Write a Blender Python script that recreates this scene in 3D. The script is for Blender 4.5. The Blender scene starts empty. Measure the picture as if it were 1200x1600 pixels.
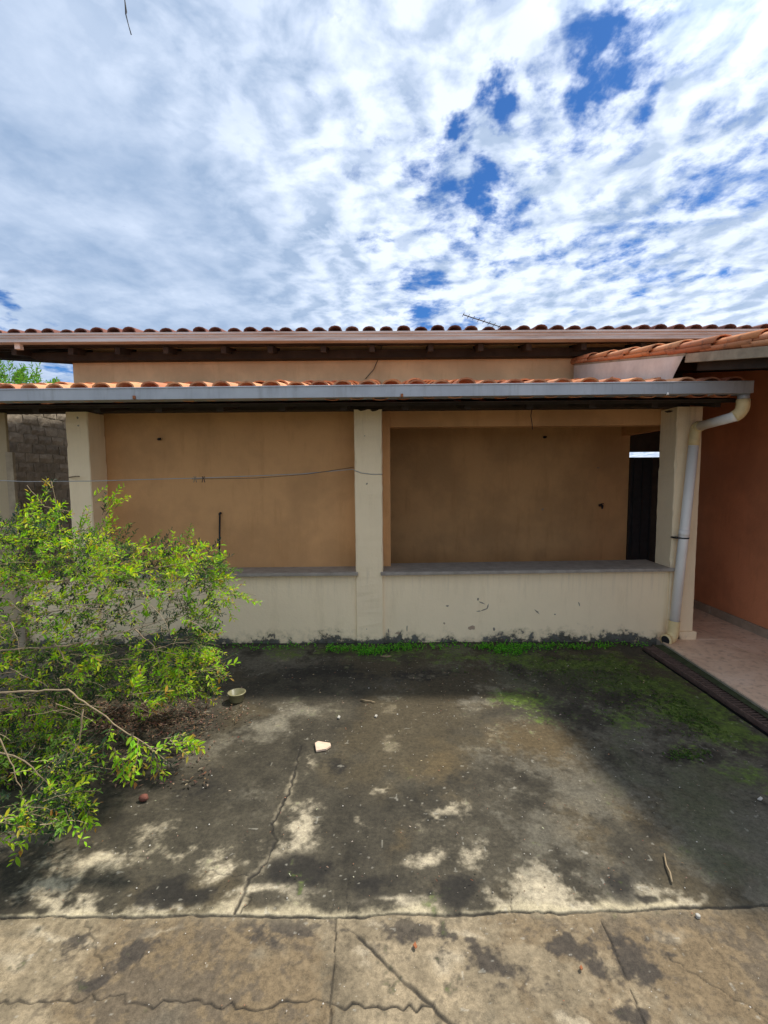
import bpy, math, random
import numpy as np
from mathutils import Vector, Matrix, noise as mnoise
random.seed(7); rng = np.random.default_rng(7)
S = bpy.context.scene
COL = S.collection
R = math.radians

# ---------------------------------------------------------------- camera
PW, PH, FPX = 1200.0, 1600.0, 720.0
CAM = Vector((0, 0, 1.5))
YAW, PITCH, ROLL = R(.45), R(4.6), R(0.42)
_f = Vector((-math.sin(YAW)*math.cos(PITCH), math.cos(YAW)*math.cos(PITCH), -math.sin(PITCH)))
_r0 = Vector((math.cos(YAW), math.sin(YAW), 0)); _u0 = _r0.cross(_f)
_r = _r0*math.cos(ROLL) - _u0*math.sin(ROLL); _u = _u0*math.cos(ROLL) + _r0*math.sin(ROLL)
cd = bpy.data.cameras.new('camera'); co = bpy.data.objects.new('camera', cd); COL.objects.link(co)
cd.sensor_fit = 'VERTICAL'; cd.sensor_height = 36; cd.sensor_width = 27; cd.lens = FPX*36/PH
cd.clip_start = .02; cd.clip_end = 2000
co.matrix_world = Matrix(((_r.x, _u.x, -_f.x, CAM.x), (_r.y, _u.y, -_f.y, CAM.y), (_r.z, _u.z, -_f.z, CAM.z), (0, 0, 0, 1)))
S.camera = co

def ray(x, y):
    return _f + _r*((x-PW/2)/FPX) + _u*((PH/2-y)/FPX)
def atY(x, y, Y):           # photo direction met with a vertical plane at depth Y
    d = ray(x, y); return CAM + d*((Y-CAM.y)/d.y)
def atZ(x, y, Z=0.0):       # photo direction met with a level plane
    d = ray(x, y); return CAM + d*((Z-CAM.z)/d.z)

# ---------------------------------------------------------------- light
SUNV = Vector((.53, .175, 1)).normalized()
EL = math.asin(SUNV.z); AZ = math.atan2(SUNV.x, SUNV.y)
W = bpy.data.worlds.new('World'); S.world = W; W.use_nodes = True
def build_world():
    nt = W.node_tree; nt.nodes.clear(); N = nt.nodes.new; L = nt.links.new
    out = N('ShaderNodeOutputWorld'); bg = N('ShaderNodeBackground'); bg.inputs[1].default_value = .1
    L(bg.outputs[0], out.inputs[0])
    sky = N('ShaderNodeTexSky'); sky.sky_type = 'NISHITA'; sky.sun_disc = False
    sky.sun_elevation = EL; sky.sun_rotation = AZ; sky.air_density = 1.0; sky.dust_density = .6; sky.ozone_density = 2.2
    tc = N('ShaderNodeTexCoord'); D = tc.outputs['Generated']
    def vm(op, a, b=None):
        n = N('ShaderNodeVectorMath'); n.operation = op
        for i, v in enumerate((a, b)):
            if v is None: continue
            if hasattr(v, 'links'): L(v, n.inputs[i])
            else: n.inputs[i].default_value = v
        return n.outputs['Value'] if op in ('DOT_PRODUCT', 'LENGTH') else n.outputs[0]
    def m(op, a, b=None, c=None, clamp=False):
        n = N('ShaderNodeMath'); n.operation = op; n.use_clamp = clamp
        for i, v in enumerate((a, b, c)):
            if v is None: continue
            if hasattr(v, 'links'): L(v, n.inputs[i])
            else: n.inputs[i].default_value = v
        return n.outputs[0]
    def sm(v, lo, hi):
        n = N('ShaderNodeMapRange'); n.interpolation_type = 'SMOOTHSTEP'
        L(v, n.inputs[0]); n.inputs[1].default_value = lo; n.inputs[2].default_value = hi
        return n.outputs[0]
    def noise(vec, scale, detail, rough, dist=0):
        n = N('ShaderNodeTexNoise'); n.inputs['Scale'].default_value = scale; n.inputs['Detail'].default_value = detail
        n.inputs['Roughness'].default_value = rough; n.inputs['Distortion'].default_value = dist
        L(vec, n.inputs['Vector']); return n.outputs[0]
    sp = N('ShaderNodeSeparateXYZ'); L(D, sp.inputs[0])
    z = m('MAXIMUM', m('ADD', sp.outputs[2], .10), .06)
    cb = N('ShaderNodeCombineXYZ'); L(m('DIVIDE', sp.outputs[0], z), cb.inputs[0]); L(m('DIVIDE', sp.outputs[1], z), cb.inputs[1])
    P = vm('ADD', cb.outputs[0], (3.7, 1.9, .4))
    # left part of the sky is a soft veil, right part is broken into small clouds
    veil = sm(m('ADD', m('DIVIDE', sp.outputs[0], z), m('MULTIPLY', noise(P, 1.1, 2, .5), .5)), .22, -.45)
    big = noise(P, 1.7, 3, .5, .2)
    med = noise(P, 4.2, 6, .62, .25)
    fine = noise(P, 13.0, 7, .6, .15)
    d = m('ADD', m('ADD', m('MULTIPLY', big, .30), m('MULTIPLY', med, .50)), m('MULTIPLY', fine, .26))
    P2 = vm('ADD', P, (.035, .012, 0))
    med2 = noise(P2, 4.2, 6, .62, .25); fine2 = noise(P2, 13.0, 7, .6, .15)
    d2 = m('ADD', m('ADD', m('MULTIPLY', big, .30), m('MULTIPLY', med2, .50)), m('MULTIPLY', fine2, .26))
    # gaps of open sky
    holes = None
    wn = N('ShaderNodeTexNoise'); wn.inputs['Scale'].default_value = 7.0; wn.inputs['Detail'].default_value = 5; wn.inputs['Roughness'].default_value = .6; L(D, wn.inputs['Vector'])
    DW = vm('ADD', D, vm('MULTIPLY', vm('SUBTRACT', wn.outputs[1], (.5, .5, .5)), (.22, .22, .22)))
    for (x, y, rad, amt) in [(935, 62, .048, .15), (880, 75, .04, .10), (1010, 8, .055, .11), (748, 300, .042, .145), (770, 138, .028, .12), (702, 228, .026, .125),
                             (800, 345, .05, .10), (985, 135, .03, .11), (640, 480, .06, .07), (30, 498, .05, .2), (590, 400, .06, .07), (700, 420, .12, .05),
                             (520, 8, .03, .08), (1110, 100, .05, .05), (90, 585, .05, .2)]:
        dv = ray(x, y).normalized()
        dist = vm('LENGTH', vm('SUBTRACT', DW, tuple(dv)))
        h = m('MULTIPLY', sm(dist, rad*1.7, rad*.25), amt)
        holes = h if holes is None else m('MAXIMUM', holes, h)
    dens = m('ADD', m('SUBTRACT', d, holes), m('MULTIPLY', veil, .09))
    cover = sm(dens, .36, .50)
    lump = noise(P, 6.5, 5, .55, .3); lump2 = noise(vm('ADD', P, (.055, .03, 0)), 6.5, 5, .55, .3)
    lit = m('ADD', m('ADD', m('MULTIPLY', m('SUBTRACT', lump, lump2), 3.6), m('MULTIPLY', m('SUBTRACT', d, d2), 2.5)), .5, clamp=True)
    soft = sm(noise(P, 2.3, 5, .55), .36, .66)
    thick = sm(dens, .47, .66)
    br = m('ADD', m('ADD', m('MULTIPLY', lit, m('SUBTRACT', .80, m('MULTIPLY', veil, .66))), m('ADD', m('MULTIPLY', soft, .34), m('MULTIPLY', veil, -.02))), m('MULTIPLY', m('SUBTRACT', 1., thick), .14))
    br = m('MULTIPLY', br, 1.0, clamp=True)
    mix = N('ShaderNodeMix'); mix.data_type = 'RGBA'; L(br, mix.inputs[0])
    mix.inputs[6].default_value = CLOUD_LO; mix.inputs[7].default_value = CLOUD_HI
    skc = N('ShaderNodeMix'); skc.data_type = 'RGBA'; skc.blend_type = 'MULTIPLY'; skc.inputs[0].default_value = 1
    L(sky.outputs[0], skc.inputs[6]); skc.inputs[7].default_value = (.15, .32, .54, 1)
    # thin cloud in front of the sun glows around it
    glow = m('ADD', m('MULTIPLY', sm(vm('DOT_PRODUCT', D, tuple(SUNV)), .76, .985), 1.3), 1.0)
    gl = N('ShaderNodeVectorMath'); gl.operation = 'SCALE'; L(mix.outputs[2], gl.inputs[0]); L(glow, gl.inputs['Scale'])
    fin = N('ShaderNodeMix'); fin.data_type = 'RGBA'; L(cover, fin.inputs[0]); L(skc.outputs[2], fin.inputs[6]); L(gl.outputs[0], fin.inputs[7])
    L(fin.outputs[2], bg.inputs[0])
CLOUD_LO = (1.52, 2.1, 3.05, 1); CLOUD_HI = (4.15, 4.6, 5.4, 1)
build_world()
sl = bpy.data.lights.new('sun', 'SUN'); sl.energy = 2.15; sl.angle = R(3.6); sl.color = (1, .95, .86)
so = bpy.data.objects.new('sun', sl); COL.objects.link(so); so.rotation_euler = SUNV.to_track_quat('Z', 'Y').to_euler()
so.location = (4, 2, 9)
S.view_settings.view_transform = 'Standard'; S.view_settings.look = 'None'
S.view_settings.exposure = 1.2; S.view_settings.gamma = 1; S.view_settings.use_curve_mapping = False
S.render.engine = 'CYCLES'
try: S.cycles.max_bounces = 10; S.cycles.diffuse_bounces = 6
except Exception: pass

# ---------------------------------------------------------------- materials
MATS = {}
class NT:
    def __init__(s, name):
        s.m = bpy.data.materials.new(name); s.m.use_nodes = True; s.t = s.m.node_tree; s.t.nodes.clear()
        s.out = s.t.nodes.new('ShaderNodeOutputMaterial'); s.b = s.t.nodes.new('ShaderNodeBsdfPrincipled')
        s.t.links.new(s.b.outputs[0], s.out.inputs[0]); MATS[name] = s.m
        s.b.inputs['Specular IOR Level'].default_value = .3
    def n(s, k): return s.t.nodes.new(k)
    def l(s, a, b): s.t.links.new(a, b)
    def pos(s, obj=False):
        if obj: return s.n('ShaderNodeTexCoord').outputs['Object']
        return s.n('ShaderNodeNewGeometry').outputs['Position']
    def noise(s, vec, scale, detail=4, rough=.6, dist=0, stretch=None):
        if stretch:
            mp = s.n('ShaderNodeMapping'); mp.inputs['Scale'].default_value = stretch; s.l(vec, mp.inputs[0]); vec = mp.outputs[0]
        n = s.n('ShaderNodeTexNoise'); n.inputs['Scale'].default_value = scale; n.inputs['Detail'].default_value = detail
        n.inputs['Roughness'].default_value = rough; n.inputs['Distortion'].default_value = dist; s.l(vec, n.inputs['Vector']); return n.outputs[0]
    def ramp(s, fac, stops):
        r = s.n('ShaderNodeValToRGB'); e = r.color_ramp.elements
        while len(e) < len(stops): e.new(.5)
        for i, (p, c) in enumerate(stops):
            e[i].position = p; e[i].color = (*c, 1) if len(c) == 3 else c
        s.l(fac, r.inputs[0]); return r.outputs[0]
    def mix(s, fac, a, b, blend='MIX'):
        x = s.n('ShaderNodeMix'); x.data_type = 'RGBA'; x.blend_type = blend
        for i, v in ((0, fac), (6, a), (7, b)):
            if hasattr(v, 'links'): s.l(v, x.inputs[i])
            else: x.inputs[i].default_value = v if i == 0 else ((*v, 1) if len(v) == 3 else v)
        return x.outputs[2]
    def math(s, op, a, b=0, clamp=False):
        x = s.n('ShaderNodeMath'); x.operation = op; x.use_clamp = clamp
        for i, v in enumerate((a, b)):
            if hasattr(v, 'links'): s.l(v, x.inputs[i])
            else: x.inputs[i].default_value = v
        return x.outputs[0]
    def sm(s, v, lo, hi):
        x = s.n('ShaderNodeMapRange'); x.interpolation_type = 'SMOOTHSTEP'; s.l(v, x.inputs[0]); x.inputs[1].default_value = lo; x.inputs[2].default_value = hi
        return x.outputs[0]
    def bump(s, h, strength=.3, dist=.01):
        b = s.n('ShaderNodeBump'); b.inputs['Strength'].default_value = strength; b.inputs['Distance'].default_value = dist
        s.l(h, b.inputs['Height']); s.l(b.outputs[0], s.b.inputs['Normal'])
    def base(s, c):
        if hasattr(c, 'links'): s.l(c, s.b.inputs['Base Color'])
        else: s.b.inputs['Base Color'].default_value = (*c, 1)
    def set(s, **k):
        for a, v in k.items(): s.b.inputs[a.replace('_', ' ')].default_value = v

def simple(name, c, rough=.7, var=.2, scale=8, bump=.15, bd=.004, metallic=0, obj=False, rnd=0):
    s = NT(name); p = s.pos(obj)
    n = s.noise(p, scale, 6, .65)
    lo = tuple(v*(1-var) for v in c); hi = tuple(min(1, v*(1+var)) for v in c)
    col = s.ramp(n, [(.3, lo), (.7, hi)])
    if rnd:
        oi = s.n('ShaderNodeObjectInfo'); hs = s.n('ShaderNodeHueSaturation')
        s.l(col, hs.inputs['Color']); s.l(s.math('ADD', s.math('MULTIPLY', oi.outputs['Random'], rnd), 1-rnd/2), hs.inputs['Value']); col = hs.outputs[0]
    s.base(col); s.set(Roughness=rough, Metallic=metallic)
    if bump: s.bump(s.noise(p, scale*9, 5, .6), bump, bd)
    return s.m

def paint(name, c, grime=True, tan=.0):
    s = NT(name); p = s.pos()
    n1 = s.noise(p, 1.7, 5, .6); n2 = s.noise(p, 9, 6, .65); n3 = s.noise(p, 5, 6, .7, 0, (2.2, 2.2, .35))
    col = s.mix(s.sm(n1, .35, .65), tuple(v*(.95 if grime else .78) for v in c), c)
    col = s.mix(s.math('MULTIPLY', s.sm(n3, .5, .72), .28 if grime else .42), col, tuple(v*k for v, k in zip(c, (.70, .66, .58))))
    col = s.mix(s.math('MULTIPLY', s.sm(n2, .62, .78), .25), col, tuple(v*.75 for v in c))
    if grime:
        sx = s.n('ShaderNodeSeparateXYZ'); s.l(p, sx.inputs[0]); z = sx.outputs[2]
        g1 = s.noise(p, 3.2, 6, .68, .4); g2 = s.noise(p, 16, 6, .7); g0 = s.noise(p, .9, 2, .5)
        lev = s.math('ADD', s.math('ADD', s.math('MULTIPLY', g1, .38), s.math('MULTIPLY', g2, .24)), s.math('MULTIPLY', g0, .22))
        a = s.sm(s.math('SUBTRACT', lev, z), .362, .398)      # black algae line
        b = s.sm(s.math('SUBTRACT', lev, z), .30, .40)
        col = s.mix(s.math('MULTIPLY', b, .45), col, (.36, .28, .16))
        col = s.mix(s.math('MULTIPLY', a, .93), col, s.ramp(g2, [(.38, (.018, .02, .014)), (.64, (.10, .105, .10))]))
        st = s.noise(p, 11, 5, .7, 0, (2.4, 2.4, .16))
        up = s.math('MULTIPLY', s.sm(z, .30, .62), s.sm(s.math('MULTIPLY', z, -1), -.72, -.63))
        col = s.mix(s.math('MULTIPLY', s.math('MULTIPLY', up, s.sm(st, .48, .7)), .26), col, (.46, .37, .25))
        tp = s.math('MULTIPLY', s.sm(z, 1.55, 2.05), s.sm(st, .45, .7))
        col = s.mix(s.math('MULTIPLY', tp, .3), col, (.48, .36, .20))
    s.base(col); s.set(Roughness=.82); s.bump(s.math('ADD', s.math('ADD', s.noise(p, 60, 5, .6), s.math('MULTIPLY', n2, 2)), s.math('MULTIPLY', n1, 5)), .3, .006)
    return s.m
CREAM = (.95, .755, .485)
paint('post_paint_shaded', (.46, .36, .22))  # cream post in shade, so the shade is put into its colour
paint('cream_paint', CREAM); paint('cream_paint_shaded', (.70, .37, .155), False); paint('room_paint_shaded', (.70, .39, .16), False); paint('house_paint', (.92, .64, .35), False)  # recess and room colours are darkened cream, with their shade painted in
paint('terracotta_paint', (.76, .30, .14), False)

def tile_mat(name, a, b, c):
    s = NT(name); oi = s.n('ShaderNodeObjectInfo'); p = s.pos()
    base = s.ramp(oi.outputs['Random'], [(0, a), (.5, b), (1, c)])
    n = s.noise(p, 14, 6, .7); n2 = s.noise(p, 60, 5, .7)
    col = s.mix(s.math('MULTIPLY', s.sm(n, .5, .72), .65), base, (.10, .06, .05))
    col = s.mix(s.math('MULTIPLY', s.sm(n2, .58, .75), .35), col, (.55, .38, .26))
    s.base(col); s.set(Roughness=.88); s.bump(n2, .3, .004)
tile_mat('clay_tile', (.58, .22, .085), (.68, .33, .16), (.46, .16, .075))
tile_mat('clay_tile_shaded', (.17, .062, .042), (.22, .085, .055), (.14, .055, .042))  # darkened clay: shade on the front faces is put into the colour
simple('dark_wood', (.045, .032, .022), .8, .4, 6, .4, .006)
simple('grey_wood', (.34, .27, .18), .85, .3, 9, .4, .004)
def zinc_mat():
    s = NT('zinc'); p = s.pos(); n = s.noise(p, 4, 5, .6); st = s.noise(p, 14, 5, .7, 0, (1, 1, .12)); f = s.noise(p, 45, 4, .7)
    col = s.ramp(n, [(.3, (.36, .37, .385)), (.7, (.47, .48, .49))])
    col = s.mix(s.math('MULTIPLY', s.sm(st, .5, .7), .45), col, (.24, .235, .22)); col = s.mix(s.math('MULTIPLY', s.sm(f, .6, .75), .3), col, (.55, .55, .55))
    s.base(col); s.set(Roughness=.5, Metallic=.3); s.bump(s.noise(p, 9, 3, .5), .12, .01)
zinc_mat()
simple('flashing_zinc', (.66, .63, .57), .6, .16, 5, .1, .004, .2)
simple('rust', (.28, .10, .04), .9, .3, 30, .3)
simple('black_iron', (.02, .02, .02), .55, .3, 20, .1)
simple('white_pvc', (.90, .85, .76), .4, .05, 6, .03)
simple('aged_pvc', (.78, .60, .30), .45, .12, 10, .05)
simple('stone_sill', (.34, .29, .235), .75, .22, 12, .2, .002)
simple('skirting_stone', (.40, .31, .22), .8, .22, 8, .2)
simple('wire', (.45, .45, .44), .45, .1, 20, 0, .01, .6)
simple('wire_dark', (.05, .045, .04), .6, .1, 20, 0)
simple('mortar', (.30, .26, .20), .95, .3, 14, .6, .012)
simple('brick', (.31, .255, .19), .93, .3, 10, .7, .01, 0, False, .45)
simple('bowl_plastic', (.25, .225, .12), .35, .15, 30, .05)
simple('tile_shard', (.66, .48, .34), .7, .12, 40, .2)
simple('husk', (.16, .06, .04), .85, .3, 40, .3)
simple('bark', (.23, .17, .10), .9, .35, 30, .4)
simple('twig_pale', (.27, .20, .115), .85, .25, 40, .2)
simple('soil', (.10, .075, .05), .95, .4, 3, .5)
simple('chip', (.42, .30, .20), .9, .2, 40, .1)
simple('scratch', (.25, .21, .17), .9, .2, 40, .1)
simple('pebble_white', (.40, .37, .31), .7, .1, 60, .1)
def path_tile_mat():
    s = NT('path_tile'); p = s.pos(); n = s.noise(p, 3, 6, .65, .6); n2 = s.noise(p, 22, 6, .7)
    col = s.ramp(n, [(.3, (.62, .42, .28)), (.5, (.80, .58, .40)), (.7, (.86, .66, .49))])
    col = s.mix(s.math('MULTIPLY', s.sm(n2, .5, .68), .5), col, (.32, .20, .13))
    s.base(col); s.set(Roughness=.55); s.bump(n2, .1, .003)
path_tile_mat()
def gutter_mat():
    s = NT('brown_gutter'); p = s.pos(); n = s.noise(p, 6, 6, .7, 0, (.25, 1, 3)); n2 = s.noise(p, 30, 4, .7)
    col = s.ramp(n, [(.35, (.46, .36, .295)), (.5, (.58, .515, .455)), (.68, (.66, .64, .61))])
    col = s.mix(s.math('MULTIPLY', s.sm(n2, .6, .75), .5), col, (.25, .10, .05))
    s.base(col); s.set(Roughness=.55, Metallic=.15)
gutter_mat()
def ground_mat():
    s = NT('stained_concrete'); p = s.pos()
    at = s.n('ShaderNodeAttribute'); at.attribute_name = 'stain'
    n = s.noise(p, 55, 7, .72); n2 = s.noise(p, 300, 4, .75); n3 = s.noise(p, 16, 6, .7)
    f = s.math('ADD', s.math('MULTIPLY', s.math('SUBTRACT', n, .5), 1.3), s.math('ADD', s.math('MULTIPLY', s.math('SUBTRACT', n2, .5), .9), s.math('MULTIPLY', s.math('SUBTRACT', n3, .5), .55)))
    f = s.math('ADD', s.math('MULTIPLY', f, 1.55), 1.0); f = s.math('MAXIMUM', f, .22)
    cb = s.n('ShaderNodeCombineColor'); [s.l(f, cb.inputs[i]) for i in range(3)]
    col = s.mix(1.0, at.outputs['Color'], cb.outputs[0], 'MULTIPLY')
    s.base(col); s.set(Roughness=.86); s.bump(s.math('ADD', n, s.math('MULTIPLY', n2, .5)), .35, .006)
ground_mat()
def leaf_mat(name, trans=.38, rough=.42):
    s = NT(name); at = s.n('ShaderNodeAttribute'); at.attribute_name = 'tint'
    s.l(at.outputs['Color'], s.b.inputs['Base Color']); s.set(Roughness=rough)
    s.b.inputs['Specular IOR Level'].default_value = .25
    tr = s.n('ShaderNodeBsdfTranslucent'); hs = s.n('ShaderNodeHueSaturation'); hs.inputs['Saturation'].default_value = 1.1; hs.inputs['Value'].default_value = 1.3
    s.l(at.outputs['Color'], hs.inputs['Color']); s.l(hs.outputs[0], tr.inputs[0])
    mx = s.n('ShaderNodeMixShader'); mx.inputs[0].default_value = trans
    s.l(s.b.outputs[0], mx.inputs[1]); s.l(tr.outputs[0], mx.inputs[2]); s.l(mx.outputs[0], s.out.inputs[0])
leaf_mat('leaf', .45, .55); leaf_mat('dry_leaf', .08, .85)

# ---------------------------------------------------------------- mesh helpers
class MB:
    def __init__(s): s.v = []; s.f = []; s.c = []
    def add(s, vs, fs, col=None):
        o = len(s.v); s.v += [tuple(v) for v in vs]; s.f += [tuple(i+o for i in f) for f in fs]
        if col is not None: s.c += [col]*len(vs)
        return s
    def box(s, a, b):
        (x0, y0, z0), (x1, y1, z1) = a, b
        return s.add([(x0,y0,z0),(x1,y0,z0),(x1,y1,z0),(x0,y1,z0),(x0,y0,z1),(x1,y0,z1),(x1,y1,z1),(x0,y1,z1)],
                     [(3,2,1,0),(4,5,6,7),(0,1,5,4),(1,2,6,5),(2,3,7,6),(3,0,4,7)])
    def hexa(s, p):         # eight corners in box order
        return s.add(p, [(3,2,1,0),(4,5,6,7),(0,1,5,4),(1,2,6,5),(2,3,7,6),(3,0,4,7)])
    def extrude(s, prof, a, b):   # prof = list of (y,z) ; along X a->b
        n = len(prof); vs = [(a, y, z) for y, z in prof] + [(b, y, z) for y, z in prof]
        return s.add(vs, [(i, (i+1) % n, n+(i+1) % n, n+i) for i in range(n)] + [tuple(range(n-1, -1, -1)), tuple(range(n, 2*n))])
    def tube(s, pts, rad, n=8, cap=True):
        pts = [Vector(p) for p in pts]
        rads = rad if isinstance(rad, (list, tuple)) else [rad]*len(pts)
        o = len(s.v); prev = None
        for i, p in enumerate(pts):
            t = (pts[min(i+1, len(pts)-1)] - pts[max(i-1, 0)]).normalized()
            if prev is None: a = t.orthogonal().normalized()
            else: a = (prev - t*prev.dot(t)).normalized()
            prev = a; b = t.cross(a)
            for k in range(n):
                w = 2*math.pi*k/n; s.v.append(tuple(p + (a*math.cos(w) + b*math.sin(w))*rads[i]))
        for i in range(len(pts)-1):
            for k in range(n):
                s.f.append((o+i*n+k, o+i*n+(k+1) % n, o+(i+1)*n+(k+1) % n, o+(i+1)*n+k))
        if cap:
            s.f.append(tuple(o+k for k in range(n-1, -1, -1))); s.f.append(tuple(o+(len(pts)-1)*n+k for k in range(n)))
        return s
    def mesh(s, name, m, smooth=False, attr=None):
        me = bpy.data.meshes.new(name); me.from_pydata(s.v, [], s.f); me.materials.append(MATS[m])
        if smooth: me.polygons.foreach_set('use_smooth', [True]*len(me.polygons))
        if attr:
            a = me.color_attributes.new(attr, 'FLOAT_COLOR', 'POINT')
            a.data.foreach_set('color', np.array([(*c, 1) for c in s.c], dtype=np.float32).ravel())
        return me
    def build(s, name, m, parent=None, smooth=False, bevel=0, attr=None):
        o = bpy.data.objects.new(name, s.mesh(name, m, smooth, attr)); COL.objects.link(o)
        if parent: o.parent = parent
        if bevel:
            b = o.modifiers.new('edge', 'BEVEL'); b.width = bevel; b.segments = 2; b.limit_method = 'ANGLE'; b.angle_limit = R(40)
        return o
def tag(o, label, cat, group=None):
    o['label'] = label; o['category'] = cat
    if group: o['group'] = group
    return o
def thing(name, label, cat, group=None):
    o = bpy.data.objects.new(name, None); COL.objects.link(o); o.empty_display_size = .1; return tag(o, label, cat, group)
def inst(name, me, mat, parent):
    o = bpy.data.objects.new(name, me); COL.objects.link(o); o.parent = parent; o.matrix_local = mat; return o
def kind(o, k): o['kind'] = k; return o
def box(name, a, b, m, parent, bevel=.004): return MB().box(a, b).build(name, m, parent, bevel=bevel)

# clay barrel tile, local: y up-slope, lower end at y=0
def barrel(up=True, L=.44, r0=.074, r1=.060, th=.013, n=6, flat=.8):
    vs = []; sg = 1 if up else -1
    for (y, r) in ((0, r0), (L, r1)) if up else ((0, r1), (L, r0)):
        for rr in (r, r-th):
            for k in range(n+1):
                w = math.pi*k/n; vs.append((-rr*math.cos(w), y, sg*rr*flat*math.sin(w)**.8))
    m = n+1; fs = []
    for k in range(n):
        fs += [(k, k+1, 2*m+k+1, 2*m+k), (m+k+1, m+k, 3*m+k, 3*m+k+1), (k+1, k, m+k, m+k+1), (2*m+k, 2*m+k+1, 3*m+k+1, 3*m+k)]
    fs += [(0, 2*m, 3*m, m), (n, m+n, 3*m+n, 2*m+n)]
    return MB().add(vs, fs)
def tile_mats(x, y, z, slope, i, up, j=1.0):
    tilt = slope - .038
    lift = .052 if up else .0
    return Matrix.Translation((x+random.gauss(0, .004)*j, y+random.gauss(0, .015 if random.random() > .14 else .04)*j, z+lift+.012+random.gauss(0, .0032)*j)) @ \
        Matrix.Rotation(random.gauss(0, .032)*j, 4, 'Z') @ Matrix.Rotation(tilt, 4, 'X') @ Matrix.Rotation(random.gauss(0, .03)*j, 4, 'Y')
def tiled_roof(parent, x0, x1, pitch, eave_y, eave_z, slope, rows, mat, solo_rows, exposed=.37, shear=0):
    cov = barrel(True).mesh('cover_tile', mat, True); pan = barrel(False, r0=.082, r1=.07, flat=.45).mesh('pan_tile', mat, True)
    for me in (cov, pan):
        try: me.set_sharp_from_angle(angle=R(50))
        except Exception: pass
    n = int(round((x1-x0)/pitch)); rest = MB()
    for r in range(rows):
        y = eave_y + r*exposed*math.cos(slope); z = eave_z + r*exposed*math.sin(slope)
        for c in range(n+1):
            for up in (True, False):
                x = x0 + c*pitch + (0 if up else pitch/2)
                if not up and c == n: continue
                M = tile_mats(x, y, z+shear*x, slope, c, up)
                if r < solo_rows: inst('cover_tile' if up else 'pan_tile', cov if up else pan, M, parent)
                else:
                    src = cov if up else pan
                    rest.add([M @ v.co for v in src.vertices], [tuple(p.vertices) for p in src.polygons])
    if rest.v: kind(rest.build('roof_tiles_behind', mat, parent, True), 'stuff')

# ---------------------------------------------------------------- ground
YF, YW, YU = 4.0, 4.245, 5.40           # pillar fronts, recessed wall, upper house wall
def vnoise(x, y, s, seed):
    g = np.random.default_rng(seed).random((256, 256)); fx = x*s + 50; fy = y*s + 50
    ix = np.floor(fx).astype(int); iy = np.floor(fy).astype(int); tx = fx-ix; ty = fy-iy
    tx = tx*tx*(3-2*tx); ty = ty*ty*(3-2*ty)
    a = g[iy % 256, ix % 256]; b = g[iy % 256, (ix+1) % 256]; c = g[(iy+1) % 256, ix % 256]; d = g[(iy+1) % 256, (ix+1) % 256]
    return (a*(1-tx)+b*tx)*(1-ty) + (c*(1-tx)+d*tx)*ty
def fbm(x, y, s, o, seed, gain=.55):
    t = 0; a = 1; w = 0
    for i in range(o): t = t + a*vnoise(x, y, s*2**i, seed+i); w += a; a *= gain
    return t/w
def sstep(v, a, b):
    t = np.clip((v-a)/(b-a), 0, 1); return t*t*(3-2*t)
def g2(x, y): p = atZ(x, y, 0); return (p.x, p.y)

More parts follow.
